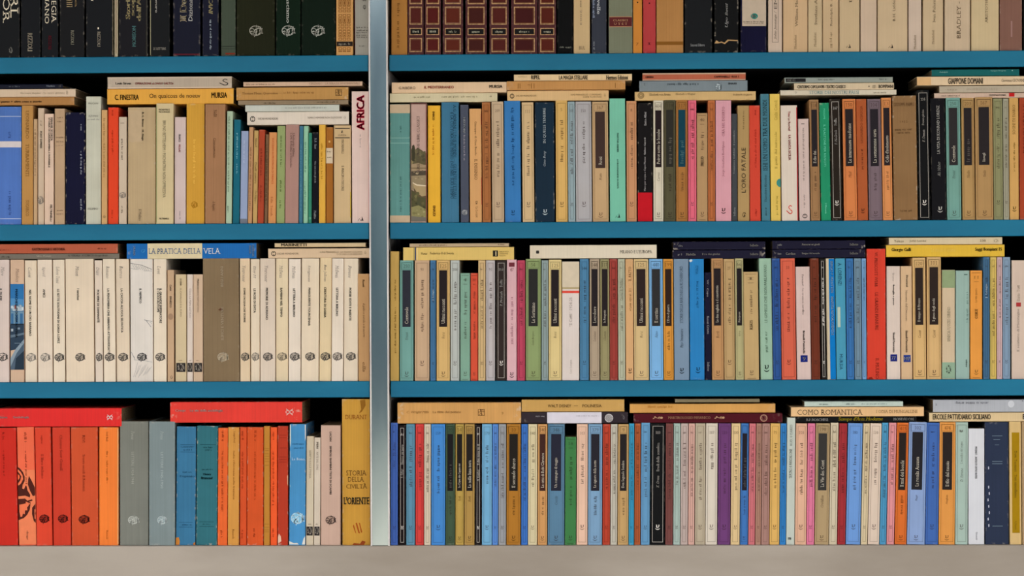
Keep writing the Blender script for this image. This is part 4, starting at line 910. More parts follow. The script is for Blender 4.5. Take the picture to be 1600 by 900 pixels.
H(-6, 184, 381, 396, 'b45434', t('GASTROSANA E HISTORIA', 50, 102, 387.4, 391.4, '6c2a18', 'sb'), t('~', 0, 17, 389, 391, '7c301c'), t('~', 152, 167, 387.6, 389.8, '6c2a18'), n='rust coral book lying at the upper left')
H(-6, 186, 396.3, 404.8, '736a5c', t('~', 2, 16, 399.6, 402, '24201c'), t('Silva Mongo', 57, 80, 398.6, 402, 'b4ac98', 's'), t('N. VERSALE · A CURA DI Giorgio Bruni', 106, 168, 398, 401.6, '2a2622', 'si'), n='thin grey-olive book lying under the coral one')
H(198, 400.5, 380, 404.2, '0062a8', R(230.5, 316, 380.1, 404.1, 'd4c29a', 'label'), t('LA PRATICA DELLA', 232, 314, 388, 396.6, '3c5c84', 's'), t('VELA', 317.5, 344.5, 388, 396.8, 'd0d4d4', 's'), d('MURSIA', 385, 399, .058, 3.2, 'b0c4d4', 'b'), d('YVES-LOUIS', 382.5, 401, .975, 3.2, 'a8c0d4', 'b'), d('PINAUD', 384, 397, .952, 3, 'a8c0d4', 'b'), X('leaf', 224, 392, 9, 6, '3c84b8'), mat='gloss', n='blue book lying with cream middle panel and large serif capitals')
H(429, 571, 379.4, 386, 'ccb084', t('MARINETTI', 439, 479, 380.2, 384.6, '2c221a', 'b'), n='thin cream book lying topmost with black capitals')
H(419, 577.5, 388, 403.2, 'd4b48e', X('o_logo', 427.5, 396, 7.5, 8, '1a120c'), t('OSCAR MONDADORI', 433, 466, 394.6, 397.4, '6c5a44'), t('LUIGI PIRANDELLO · LA NUOVA COLONIA', 500, 566, 392.4, 395.2, '7c6648'), t('O DI UNO O DI NESSUNO', 526, 566, 396, 398.8, '7c6648'), X('blob', 570.5, 395, 3, 5, '7c6648'), n='peach cream book lying with black ring logo beside the post')

# ------------------------------------------------------------------ third row, right bay
row(2, 1)
B(609.5, 623.6, 393, 'be9646', 'P', u('~', 436, 470, .55, 3, '6c5018'), u('~', 480, 552, .55, 3, '6c5018'), n='tall mustard paperback beside the post')
B(624.4, 646, 407, '6c9c90', 'L', A=('250', 'Contavele', 'Ernani', '2a2a32'))
B(647.5, 671, 407, 'c4a07a', 'S', A=('90', '~', '~'))
B(672, 681.2, 407, '3e7098', 'S', *[u('J. Longo', 453, 470, .5, 3, 'c4d0d8', 's')], A=('', '~', ''))
B(682, 703, 407, 'd2a862', 'L', A=('125', 'Ultimi racconti', 'Borsi', '201818'))
B(703.5, 718, 407, 'b4b6ac', 'S', A=('201', '~', '~'))
B(719, 734.6, 427, '789e86', 'V', A=('4', '~', '~'))
B(735, 746.6, 427, 'd04828', 'V', A=('160', '~', '~'))
B(747, 758.6, 407, 'ceac74', 'S', A=('', '~', '~'))
B(759, 773.6, 407, 'b8aeaa', 'S', A=('91', '~', '~'))
B(775, 791.2, 407, '362c28', 'S', A=('107', 'Follia', 'P. McGrath'))
B(791.6, 807.6, 406, 'd4a4a6', 'P', r(.22, .78, 410.5, 417, '6c2c34', 'label'), t('47', 797, 802.5, 419, 424, '7c4c50', 's'), u('~', 464, 500, .5, 3.8, 'a06c72', 's'), u('~', 505, 538, .5, 3.8, 'a06c72', 's'), e('smile', .5, 586.5, 7.5, 9, '3c2024'), n='pink paperback with small dark red flag box at its head')
B(808, 820.5, 407, 'b83c54', 'S', A=('', '~', '~'))
B(821, 845.3, 405, '88985e', 'L', A=('54', 'Le Sorianino', 'Lucia Bergero', '262422'))
B(846, 856.6, 407, '8c9c98', 'S', A=('', '~', '~'))
B(857, 877.6, 406, 'd8be7c', 'L', A=('125', 'Ultimi racconti', 'Borsi', '221a1a'))
B(878, 905.3, 409, 'd6c6ba', 'P', r(0, 1, 409, 448.8, 'd0bea2', 'label'), r(0, 1, 449, 452, 'b09c70'), r(0, 1, 454.6, 458.4, 'd84838'), u('“Il Caffè” 1924-25', 465, 511, .5, 4.4, '9a8c80', 's'), u('Leo Longan', 562, 584, .52, 3.6, '9a8c80', 's'), n='thick white paperback with red and gold stripes')
B(906, 920.3, 405, '467c9e', 'S', A=('146', '~', '~'))
B(921.3, 937.2, 405, 'ac967a', 'L', A=('148', 'Locrohore', 'Lernianz', '221a1c'))
B(938, 952.8, 405, '948a5c', 'L', A=('117', 'In Patagonia', 'Chatwin', '221a1a'))
B(953, 965.7, 405, '9c382c', 'S', A=('', '~', '~'))
B(966, 977.2, 405, 'b0b092', 'S', A=('', 'Giorni di Dublino', '~'))
B(977.6, 990.2, 405, 'd2a068', 'P', u('IL PATTO', 417, 439, .6, 4, '6c4820', 's'), u('~', 450, 486, .6, 3.6, '8a6230', 'si'), e('smile', .55, 580, 7, 8.5, '4c3418'), n='slim peach tan paperback with no border and smiling emblem')
B(990.7, 1014.3, 405, 'ceae74', 'L', A=('125', 'Ultimi racconti', 'Borsi', '2a1c18'))
B(1015, 1036.7, 405, '74aad4', 'L', A=('440', 'Il sorriso', 'Aimo', '2c2a2a'))
B(1037, 1053.2, 405, 'd48c24', 'L', A=('199', "L'Eroe di guerra", '~', '2c1a10'))
B(1053.6, 1077.3, 405, '74899c', 'P', u('STORIE DELLA BARONESSA RUTHERFORD', 416, 505, .5, 4.6, '3c4a58', 's'), u('Pino Stammaro', 514, 544, .5, 4.4, '3c4a58', 'si'), e('smile', .5, 580, 8, 9.5, '1c242c'), n='thick grey-blue paperback with long upward capitals')
B(1078, 1101.2, 405, '1278b4', 'P', u('WAGI', 415, 429, .52, 4.2, '0a4468', 's'), u('~', 437, 481, .52, 3.6, '0c4c76', 's'), e('smile', .55, 579, 8.5, 10, '0a3450'), g('c8ccc8', (0, 406), (.18, 405.4), (.22, 408), (.08, 410), (0, 408.6)), mat='gloss', n='bright azure paperback with chipped white corner')
B(1102, 1112.2, 426, '1c1b2e', 'P', d('W · Capa', 437, 464, .45, 3.4, 'b0aca8', 's'), d('Rossi Cristo', 494, 522, .5, 3.2, 'b0aca8', 's'), d('Sellerio', 566, 580, .5, 3, 'b0aca8', 's'), n='slim short navy-black paperback right of the azure one')
B(1112.6, 1131.2, 404, 'bc8a54', 'L', A=('1905', 'Le due sagliele e il constitutie', 'Bertk', '221a1a'))
B(1131.6, 1149, 405, 'ba9660', 'S', A=('27', '~', '~'))
B(1149.6, 1162.8, 404, 'b0a672', 'L', A=('66', 'Principesse', 'Kaltzeg', '1e1818'))
B(1163, 1186.5, 425, 'bc9a62', 'V', A=('1', '~', 'KEATS'))
B(1188.5, 1208.2, 404, '94b498', 'P', u('LE GEMELLE CHE NON PARLAVANO', 414, 505, .5, 4.2, '3c5440', 's'), u('~', 518, 551, .5, 3.8, '4c6650', 'si'), e('smile', .5, 576.5, 9.5, 12, '24342a'), n='sage mint paperback with long upward capitals')
B(1208.5, 1221.2, 404, '26508e', 'S', A=('', '~', '~'))
B(1221.6, 1244.7, 404, 'd25a3c', 'S', A=('33', '~', '~'))
B(1245.5, 1268, 417, 'd0b4a8', 'P', d('Fernand · La cronaca serafica', 429, 492, .5, 3, '5c4c46', 's'), d('Brunelli Panichella', 517, 553, .52, 3, '3c302c', 'sb'), r(.26, .76, 555.5, 566, '12206c', 'emblem_square'), t('9', 1255, 1259, 558, 563.4, 'c8c4c0', 'b'), n='pinkish white paperback with small blue square near its foot')
B(1268.3, 1282.2, 404, '6e2e16', 'S', A=('', '~', '~'))
B(1283, 1292.2, 404, '221e1a', 'S', A=('', '~', '~'))
B(1292.6, 1306.6, 404, 'cdb894', 'P', r(.36, 1, 404.5, 596, '0070b4', 'spine_band'), d('SERGIO P. PELLITTERI', 408, 458, .7, 4, 'b8d0dc', 'b'), d('MAESTRI AUTORI EVENTI E', 464, 524, .7, 4, 'c8dce4', 'b'), n='blue and cream split spine with white downward capitals')
B(1307, 1323.2, 404, '3e92ac', 'P', d('A. LORENZI', 411, 446, .45, 5.6, '123c54'), r(.18, .46, 480, 511.5, 'b0bca8', 'label'), d('MURSIA', 553.5, 578, .48, 5, '123c54'), n='light teal-blue paperback with downward name and worn white label')
B(1323.6, 1335.2, 404, '306ea8', 'S', A=('', '~', '~'))
B(1335.6, 1347.2, 404, '6c8898', 'S', A=('', '~', '~'))
B(1347.5, 1354.6, 404, '709cc4', 'S', A=('', '~', ''))
B(1355, 1385, 389, 'd43416', 'P', d('W. PRESCOTT WEBB', 394, 448, .5, 4.6, '641408', 's'), d('LE GRANDI PIANURE', 457, 516, .52, 4.8, '641408', 's'), d('IL MULINO', 560, 592, .54, 4.8, '641408', 's'), g('8c1c0c', (.05, 594), (.1, 590), (.25, 589), (.32, 594)), mat='gloss', n='tall vivid red-orange book with dark downward capitals')
B(1386, 1407.6, 416, 'd6c0ae', 'P', d('Bruno', 427, 439, .5, 2.8, '9a8a80'), d('Battaglia a paese', 445, 477, .5, 3.2, '2c2420', 'sb'), d('Einaudi Panoramica', 520, 551, .52, 3.2, '2c2420', 'sb'), r(.26, .76, 554, 565, '16206c', 'emblem_square'), t('77', 1393.5, 1400, 557, 562, 'd0ccc8', 'b'), n='pinkish cream paperback with blue square numbered 77')
B(1408.4, 1426.3, 416, 'd0aa7e', 'P', d('Drammi', 430, 449, .56, 2.8, '3c2c20', 'sb'), d('Narrativa dell’Ottocento', 454, 502, .5, 3, '4c3a2c', 's'), d('Einaudi Panoramica', 517, 551, .5, 3.2, '3c2c20', 'sb'), r(.2, .84, 555, 566, '26387c', 'emblem_square'), t('107', 1413, 1422, 558, 563, 'd0ccc8', 'b'), n='peach cream paperback with blue square numbered 107')
B(1427, 1447.6, 403, 'd2a766', 'L', A=('120', 'Il tempo di Firenze', 'Casati', '2a1e18'))
B(1448.5, 1471.2, 402, 'cea466', 'L', A=('101', 'Il gioco degli occhi', 'Casati', '2a1e18'))
B(1472, 1492.8, 422, 'cab08c', 'P', r(0, 1, 422.3, 450, '8c9a70'), r(0, 1, 566.5, 592, '8ca488'), u('SENECA / L’OZIO SERENO', 480, 534, .52, 4.6, '6c6650', 's'), e('blob', .5, 578, 8.5, 13, '1c1c18'), n='cream book with green head and green foot')
B(1493.4, 1515.4, 423, '92ac9e', 'P', u('~', 456, 475, .82, 3, '5c7468'), u('~', 480, 504, .82, 3, '5c7468'), u('Adelphi', 562, 574, .78, 3, '3c5048', 'b'), r(.6, .85, 428.5, 430, '4c6458'), mat='gloss', n='pale teal-grey paperback, short, right of the green-footed book')
B(1516, 1535.2, 423, 'e0902c', 'V', A=('11', 'La vita guerra', 'CORTI'))
B(1536, 1546.6, 402, '3c6482', 'S', *[u('J. Longo', 444, 466, .5, 3.4, 'bccad2', 's')], A=('', '~', ''))
B(1547, 1557.6, 402, 'd4b454', 'S', A=('', '~', '~'))
B(1558, 1566.6, 402, 'cca8a4', 'S', A=('', '~', '~'))
B(1567, 1579.2, 402, '8098ac', 'S', A=('', '~', '~'))
B(1581, 1610, 407, 'd0b6a0', 'P', u('Ilaria Tuti', 446, 471, .36, 4.6, '9a8a78', 's'), r(.24, .5, 473, 479.4, 'a83434', 'emblem_square'), u('Il sentiero di Montaigne', 483, 550, .36, 4.6, '8a7c70', 's'), n='pinkish cream paperback with small red square at the right edge')
H(640, 795, 380, 385.7, 'b89c78', t('~', 655, 698, 381.6, 383.8, '6c543c'), t('~', 778, 788, 381.4, 383.2, '6c543c'), n='thin pinkish cream book lying on a yellow one')
H(630, 803, 386, 406.6, 'd8b45c', R(646.4, 647.4, 386.2, 406.4, '8a7a4c'), R(648.2, 650, 386.2, 406.4, '2c3c60'), R(651.4, 652.6, 386.2, 406.4, 'e0c88c'), t('Huxar', 658, 668, 394, 397.6, '4c3c1c'), t('Federico II di Svevia', 672, 709, 393.6, 397.4, '4c3c1c'), R(770, 778, 391.6, 401, '1c1814', 'emblem_square'), R(774, 775.6, 393, 400, 'd8c08c'), t('BIBLIOTECA', 780.5, 795, 392.6, 394.6, '6c5428'), t('UNIVERSALE', 780.5, 794, 395.6, 397.6, '6c5428'), t('RIZZOLI', 780.5, 790, 398.6, 400.6, '6c5428'), n='yellow book lying with thin navy stripe near its left end')
H(828, 1026, 382.6, 403.8, 'd6c6aa', X('square_logo', 840, 393.5, 4.5, 5, '1c1814'), X('solid', 840, 393.5, 5, 5, '2c2824'), t('MILANO E L’EUROPA', 968.5, 1019, 391.4, 396, '2c241c', 's'), n='cream white book lying alone with serif capitals at right')
for (xa_, xb_, ya_, yb_, s1, s2, nn) in ((1052, 1196, 377.2, 390.3, '', '', 'navy-black book lying on top of the left dark pair'), (1051, 1196, 390.8, 404, 'Melville', 'Il re dei giudei', 'navy-black book lying under its twin in the left dark pair'), (1207, 1352, 375.6, 389, '', 'Funerai et giudi', 'navy-black book lying on top of the right dark pair'), (1207, 1352, 389.4, 402.8, 'Cardine', 'Sangue del mondo', 'navy-black book lying under its twin in the right dark pair')):
    ms = [t('~', xa_ + 8, xa_ + 15, (ya_ + yb_) / 2 - 1.6, (ya_ + yb_) / 2 + 1.4, '7c7874'), t('Sellerio', xb_ - 24, xb_ - 11, (ya_ + yb_) / 2 - 2, (ya_ + yb_) / 2 + 1.4, '8a8474', 's')]
    if s1: ms.append(t(s1, xa_ + 21, xa_ + 36, (ya_ + yb_) / 2 - 1.8, (ya_ + yb_) / 2 + 1.6, '948c7c', 's'))
    if s2: ms.append(t(s2, xa_ + 46, xa_ + 74, (ya_ + yb_) / 2 - 1.8, (ya_ + yb_) / 2 + 1.6, '948c7c', 's'))
    H(xa_, xb_, ya_, yb_, '211f30', *ms, n=nn, mat='worn')
H(1389, 1566, 370.8, 382, 'd2bc94', t('Yolton', 1397, 1412, 374.6, 378.4, '5c4c34'), t('John Locke', 1421, 1447, 374.6, 378.4, '5c4c34'), t('238', 1531, 1540, 374.6, 377.8, '4c3c28'), X('blob', 1556, 376.6, 8, 5, '9a8868'), n='cream book lying on a bright yellow one')
H(1385, 1570, 382.3, 401.2, 'dcae18', t('Giorgio Galli', 1393.5, 1424, 387, 393.6, '2c240c', 'sb'), t('Lo sfascio di sinistra', 1455, 1493, 387.6, 393, 'e6c860', 's'), t('Saggi Bompiani 15', 1524, 1566, 387, 393.4, '2c240c', 'sb'), n='bright yellow book lying with black serif lettering at both ends')
# ------------------------------------------------------------------ bottom row, left bay
row(3, 0)
B(-6, 28, 669, 'c81e04', 'P', d('~', 676, 688, .42, 3, '7c1004'), d('~', 704, 745, .42, 3, '8c1404'), n='deep red paperback at the left frame edge')
DB = '4a1c12'
B(29.3, 56.6, 668, 'ea6038', 'P',
  r(0, 1, 735, 851, 'e27a50', 'spine_band'),
  g(DB, (0, 730), (.12, 732), (.3, 738), (.4, 745), (.4, 752), (.3, 757), (.1, 760), (0, 758)), g('e27048', (0, 733.5), (.15, 737), (.28, 743), (.31, 749), (.2, 755), (.05, 759), (0, 759)), g(DB, (0, 737), (.12, 741), (.2, 745), (.14, 751), (0, 756)), g('e86038', (0, 741), (.1, 743.6), (.11, 747), (0, 751)),
  g(DB, (0, 759), (.28, 756.5), (.24, 764), (.34, 765), (.45, 759), (.5, 760), (.55, 767), (.7, 774), (.68, 778), (.4, 775), (0, 776)), g(DB, (.65, 744), (.82, 753), (.99, 763), (.99, 775), (.85, 776), (.7, 768), (.58, 758), (.6, 750)),
  g(DB, (0, 780), (.4, 779.6), (.52, 783), (.8, 781), (.84, 783), (.6, 785), (.3, 786), (0, 787)), g(DB, (0, 786), (.5, 783.6), (.72, 786), (.66, 797), (.5, 805), (.3, 810), (0, 813)), g('e27048', (.05, 789), (.3, 788), (.5, 786.5), (.62, 789), (.56, 792), (.5, 793), (.52, 798), (.38, 798), (.36, 804), (.25, 803), (.2, 808), (.1, 808), (.05, 800)),
  g('e27048', (.44, 784.4), (.7, 787.6), (.68, 789), (.42, 786)), g(DB, (.8, 794), (.99, 788), (.99, 818), (.88, 815), (.78, 804)), g('e27048', (.93, 797), (.99, 796), (.99, 800), (.95, 803), (.99, 806), (.99, 812), (.93, 811)),
  d('~', 676, 692, .5, 3.6, '8c3018'), d('~', 705, 757, .5, 3, '8c3018'), d('~', 830, 844, .5, 3, '8c4830'), n='salmon paperback with dark brown butterfly artwork')
B(57.3, 82, 668, 'd63a18', 'P', d('~', 680, 697, .45, 3.4, '9c2410', 's'), d('Il libro italiano', 710, 748, .45, 3.8, '741808', 's'), e('solid', .5, 811, 15.5, 13, '8c2010'), e('oval', .5, 811, 15.5, 13, '3c100a'), n='red paperback with dark oval emblem, left of two alike')
B(82.8, 111, 668, 'c83214', 'P', d('Chaunu Sent Gumill', 680, 736, .5, 3.8, '6c1808', 's'), e('solid', .55, 811, 15.5, 12.5, '8c2010'), e('oval', .55, 811, 15.5, 12.5, '3c100a'), n='red paperback with dark oval emblem, middle of three')
B(111.7, 153.6, 668, 'ca4818', 'P', d('RIVI', 680, 692, .48, 4, '7c240c', 's'), d('Trenta secoli di Romanzi', 710, 768, .48, 3.6, '741c08', 's'), e('solid', .47, 812, 17, 13, '8c2a10'), e('oval', .47, 812, 17, 13, '3c100a'), n='wide brownish red paperback with dark oval emblem')
B(154.2, 184.9, 668, 'ee7414', 'P', d('Saul Bell', 675, 690, .42, 3.2, '8c4008', 's'), d('~', 705, 715, .42, 2.8, '8c4008'), d('~', 720, 756, .42, 2.8, 'a85410'), d('Rizzoli', 829, 843, .42, 3, '9c4c0c', 's'), r(.95, 1, 670, 851, 'd8a46c'), mat='gloss', n='bright orange paperback beside two grey volumes')
B(186.5, 232, 659, '76766a', 'P', d('Pavese', 674, 687, .45, 5, 'a8a898', 'si'), d('LETTERE 1924-1944', 706, 757, .45, 3.8, 'a8a898', 's'), e('solid', .47, 813, 17, 13, '8f9084'), e('oval', .47, 813, 17, 13, 'b8b8ac'), hard=True, n='wide warm grey hardback with pale oval emblem')
B(232.7, 273.6, 659, '768280', 'P', d('Pavese', 674, 687, .5, 5, 'a8b0ac', 'si'), d('LETTERE 1945-1950', 706, 763, .5, 3.8, 'b0b8b4', 's'), e('solid', .5, 813, 15, 13, '8c9a98'), e('oval', .5, 813, 15, 13, 'b8c0bc'), hard=True, mat='gloss', n='wide bluish grey hardback with pale oval emblem')
B(274.2, 305, 667, '306e90', 'P', r(.2, .95, 695, 695.7, '1c4860'), t('CLASSICI UTET', 281, 301, 697.5, 700, '184058'), t('~', 285, 299, 702, 704.4, '184058'), r(.2, .95, 706.4, 707, '1c4860'), t('~', 284, 300, 737, 739, '184058'), t('Eugenio', 280, 303, 743, 747, '143850', 's'), r(.15, .85, 816.4, 817, '1c4860'), t('~', 284, 299, 819, 821.4, '184058'), r(.15, .85, 824, 824.6, '1c4860'), g('c07830', (0, 841), (.14, 840), (.2, 846), (.18, 852), (0, 852)), g('a86428', (.9, 849), (1, 847), (1, 852), (.88, 852)), mat='worn', hard=True, n='blue cloth book with worn orange corner at its foot')
B(305.6, 338.8, 666, '27666e', 'P', r(.15, .9, 695, 695.6, '103a40'), t('~', 316, 332, 698, 700.4, '103a40'), t('~', 319, 330, 702.4, 704.6, '103a40'), t('~', 314, 331, 733, 735, '103a40'), t('Henry', 316, 329, 740, 743.8, '0c2c34', 'sb'), t('Brumond', 313, 331, 745.4, 749.4, '0c2c34', 'sb'), r(.15, .85, 815.6, 816.2, '103a40'), t('~', 316, 328, 818.6, 820.6, '103a40'), r(.15, .85, 823, 823.6, '103a40'), mat='worn', hard=True, n='dark teal cloth book right of the blue one')
B(339.4, 355, 669, 'de5a12', 'P', d('~', 673, 690, .5, 3.2, '8c2c04', 's'), d('~', 705, 800, .48, 2.8, '9c3408'), d('~', 829, 842, .42, 2.8, '8c2c04'), mat='worn', n='orange paperback left of the golden one')
B(355.4, 373.2, 668, 'cc8a30', 'P', d('Luigi Paul', 674, 692, .55, 3.2, '7c4408', 's'), d('Italia riformata sulla frazione', 705, 781, .55, 3, '8c5010'), d('Rizzoli', 827, 842, .5, 3, '7c4408', 's'), mat='worn', n='golden orange paperback between orange ones')
B(374, 385.3, 668, 'd0480c', 'P', d('~', 674, 690, .4, 3, '8c2404'), d('~', 706, 765, .4, 2.8, '9c2c06'), d('~', 828, 842, .4, 2.8, '8c2404'), n='slim orange-red paperback right of the golden one')
B(385.6, 411.5, 668, 'd24c06', 'P', d('~', 673, 690, .5, 3.2, '8c2804'), d('~', 706, 782, .5, 2.8, 'a03408'), d('~', 826, 840, .45, 2.8, '8c2804'), mat='worn', n='wide burnt orange paperback')
B(412, 421.6, 666, 'b87818', 'P', *[r(.1, .9, y, y + .5, '7c4c08') for y in (701, 704, 709, 713, 717, 721, 727, 819, 824, 828, 831)], n='slim ochre paperback with thin horizontal rules')
B(422, 433, 668, 'ee520a', 'P', d('~', 675, 690, .5, 3, 'a02c04'), d('~', 705, 790, .45, 2.8, 'a83004'), d('~', 826, 842, .45, 2.8, 'a02c04'), n='slim vivid orange paperback')
B(433.5, 450.2, 666, 'b2300e', 'P', *[r(.15, .85, y, y + .6, '741404') for y in (680, 684, 700, 714, 718, 722)], g('d8b094', (.02, 840), (.12, 834), (.3, 838), (.35, 846), (.1, 849), (.02, 848)), g('c89878', (.9, 744), (1, 742), (1, 760), (.93, 756)), mat='worn', n='worn dark red paperback left of the blue one')
B(451.5, 477, 663, '3c86b6', 'P', t('~', 456, 474, 692.6, 695, '24587c'), t('~', 458, 473, 699, 701.4, '24587c'), t('Le Bono', 455, 475, 715.5, 719.5, 'c0d4dc', 's'), e('solid', .5, 810, 19, 17, '7cb0c8'), e('oval', .5, 810, 20, 18, 'b8d4dc'), g('c8c8bc', (0, 664), (.06, 664), (.07, 690), (.03, 700), (0, 690)), g('d0ccc0', (.93, 664), (1, 664), (1, 684), (.96, 690)), g('d0ccc0', (.9, 842), (1, 838), (1, 851), (.8, 851)), g('d0ccc0', (0, 846), (.3, 849), (.5, 848.6), (.6, 851), (0, 851)), mat='worn', n='blue paperback with white scuffs and pale oval emblem')
B(477.4, 489.6, 682, 'c6b496', 'N', A=('', 'SCRITTI SULLA STORIA'), n='cream short paperback with dark square emblem, taller of two')
B(490, 500.2, 684, 'cab8a0', 'N', A=('PERI', 'ARTE DEL DIRE'), n='cream short paperback with dark square emblem, next to pink-tan book')
B(500.8, 532, 665, 'c09c86', 'P', d('LACAN', 675, 690, .5, 3.4, '1c1412', 'b'), d('SIMBOLI BAMBINI TESTI DI SCAMBI', 697, 773, .5, 3.2, '1c1412', 'b'), e('solid', .5, 813, 15, 12, '9a7e6c'), e('oval', .5, 813, 16, 13, '4a3832'), n='pinkish tan paperback with dark oval emblem beside the gold hardback')
B(534.5, 578.2, 624, 'c08a20', 'P', t('DURANT', 540, 574, 648.5, 655.4, '8a4c14', 's'), t('STORIA', 541, 573, 735.5, 743.4, '5c3c14', 's'), t('DELLA', 544, 569, 745.5, 753, '5c3c14', 's'), t('CIVILTÀ', 541, 574, 755.5, 763.6, '5c3c14', 's'), t("L'ORIENTE", 536.5, 577, 777, 788.6, '1c2018', 'sb'), g('a04c14', (.38, 822), (.42, 820), (.5, 834), (.46, 832)), g('a04c14', (.48, 818), (.53, 817), (.64, 834), (.58, 833)), g('a04c14', (.6, 817), (.64, 818), (.72, 832), (.68, 833)),
  g('8c5c18', (.66, 626), (.7, 640), (.62, 646), (.72, 644), (.86, 634), (.84, 624.6)), g('8c3c14', (.36, 852), (.42, 849), (.64, 850), (.72, 845), (.84, 847), (.78, 852)), hard=True, mat='gloss', bulge=.0025, n='tall thick gold hardback with large dark capitals beside the post')
H(-6, 189.5, 638, 667, 'dc1c16', t('dere', -2, 11, 650, 653.6, 'd8b8b0', 'b'), t('Sociologia', 20, 45, 650, 654.4, 'dccac0', 'b'), X('knot', 171, 652.4, 10, 9.5, 'd8c8c0'), R(0, 1, 638, 639, 'dc1c16'), n='bright red book lying above red paperbacks, at left frame edge', mat='gloss')
H(266, 472, 628, 660.4, 'e03222', t('Crespi', 274, 290, 639.4, 644, 'e0c8bc', 'b'), t('Le vie della sociologia', 297, 348, 639.2, 644.4, 'e0c8bc', 'b'), X('knot', 452.5, 644, 13, 11.5, 'd8b0a4'), n='bright red book lying above the blue and teal cloth books', mat='worn')

# ------------------------------------------------------------------ bottom row, right bay
row(3, 1)
ST = [
 (610.2, 621.6, 661, '3c60ac', '', 'Mr. Potter', 'J. Kincaid'), (622.4, 634, 665, '211b1b', '', 'Bianco su nero', 'R. Gallego'), (634.4, 648.2, 663, '54869c', '', '~', '~'),
 (648.8, 662.2, 663, 'd03630', '', '~', '~'), (662.5, 673.2, 663, 'd0bca0', '', '~', '~'), (673.6, 695.6, 663, '3a80c2', '159', '~', '~')]
for a in ST: B(*a[:4], 'S', A=a[4:])
B(696, 710.7, 663, '3c5038', 'L', A=('20', '~', '~', '161414'))
B(711, 724.7, 663, 'b4923c', 'L', A=('54', 'La Cripta dei Cappuccini', 'Roth', '1c1612'))
B(725.3, 741.6, 663, 'a8823a', 'L', A=('60', 'La mille luna nera', 'Roth', '1e1814'))
B(742, 752.2, 664, '231d1d', 'S', A=('', 'Il divo tenne un di', 'M. Rowlett'))
for a in [(752.5, 768.6, 663, '6aa4c4', '170', '~', '~'), (769, 778.2, 663, '5082c4', '', '~', '~'), (778.6, 790.6, 663, '949494', '90', '~', '~')]: B(*a[:4], 'S', A=a[4:])
B(791, 813.3, 663, 'a86c0c', 'L', A=('10', 'Il secondo sbarco', '~', '1e1812'))
B(814, 824.6, 663, '346cb8', 'S', A=('', '~', '~'))
B(824.8, 839.3, 663, 'd0c094', 'S', A=('140', '~', '~'))
B(839.8, 855, 663, 'c88e4e', 'L', A=('140', 'La crisi di Rabi Chronos', '~', '3c2018'))
B(855.4, 882, 663, '527890', 'L', A=('346', 'Un compagno di viaggio', 'Cecchi', '22222e'))
B(882.4, 900, 683, '35743a', 'V', A=('18', '~', '~'))
B(900.4, 918.2, 663, 'e0b496', 'S', A=('103', '~', '~'))
B(918.6, 940.7, 663, '7498b4', 'L', A=('379', 'Le signore della notte', '~', '221f26'))
for a in [(941, 953.2, 663, 'b63a1e', '', '~', '~'), (953.5, 964.6, 663, 'bcb4a0', '', '~', '~')]: B(*a[:4], 'S', A=a[4:])
B(964.9, 982, 663, 'bc9458', 'L', A=('9', 'Don Segundo Sombra', '~', '211b1a'))
for a in [(982.2, 990.5, 662, '2a94b8', '', '~', '~'), (990.7, 1000.7, 662, 'ac5224', '', '~', '~'), (1001, 1015.2, 661, '5c92b8', '', '~', '~'),
          (1016, 1038.8, 662, '161212', '183', 'Eredi della sconfitta', 'K. Druse'), (1039.4, 1051.2, 662, '74403a', '', '~', '~'), (1051.5, 1062.7, 662, 'a2b4a6', '', '~', '~'),
          (1063, 1074.7, 662, 'b8a296', '', '~', '~'), (1075, 1085.2, 662, 'd0a08e', '', '~', '~'), (1085.5, 1101.8, 662, 'b4a488', '', '~', '~'),
          (1102, 1120.8, 662, 'd0c2ac', '107', '~', ''), (1121.4, 1141, 662, '6a386c', '115', '~', '~'), (1141.4, 1155.7, 662, 'd6b67e', '100', '~', '~')]: B(*a[:4], 'S', A=a[4:])
B(1156, 1168.7, 662, '3870b0', 'L', A=('', '~', '~', '1e1a22'))
for a in [(1169, 1179.7, 662, 'cc6c70', '', '~', '~'), (1180, 1189, 662, 'a87a64', '', '~', '~'), (1189.2, 1201.7, 662, 'a4786a', '', '~', '~'), (1202, 1217.8, 662, 'd8a852', '75', '~', '~'), (1218, 1228, 662, '2478b8', '', '~', '~')]: B(*a[:4], 'S', A=a[4:])
B(1228.2, 1241.8, 653, 'b8bcac', 'P', u('RUD. E DARIO', 664, 697, .5, 3.6, '6c7068', 's'), u('TEATRO E PANTALONE', 702, 748, .45, 4, '2c302c', 's'), t('m', 1231.5, 1236, 840, 843.6, '1c1c1a', 'b'), n='pale grey-green paperback standing slightly taller than pastel ones')
for a in [(1242, 1259.7, 662, 'd8a684', '103', '~', '~'), (1260, 1272.2, 662, 'd8708e', '', '~', '~')]: B(*a[:4], 'S', A=a[4:])
B(1272.6, 1295, 662, 'aa8e62', 'L', A=('198', 'La Vie des Conti', 'Crebillon', '33302c'))
for a in [(1295.2, 1308, 661, 'c8b898', '', '~', '~'), (1308.3, 1321, 662, 'a0282c', '', '~', '~'), (1321.3, 1344.6, 662, '6490c8', '180', '~', '~'), (1345, 1355.5, 662, 'd0ba90', '', '~', '~'), (1355.8, 1374, 662, 'd4bca4', '110', '~', '~'), (1374.4, 1385, 661, '4492b8', '', '~', '~'), (1385.3, 1397.3, 661, 'd88888', '', '~', '~')]: B(*a[:4], 'S', A=a[4:])
B(1398, 1416.6, 661, 'd2640e', 'L', A=('415', 'Il mal dei boschi', '~', '241a14'))
B(1417, 1445, 660, '8298be', 'L', A=('102', 'La rosalia Assunta', 'Pungit', '1f1d20'))
B(1445.4, 1466.2, 661, '3a62a6', 'S', A=('', '~', '~'))
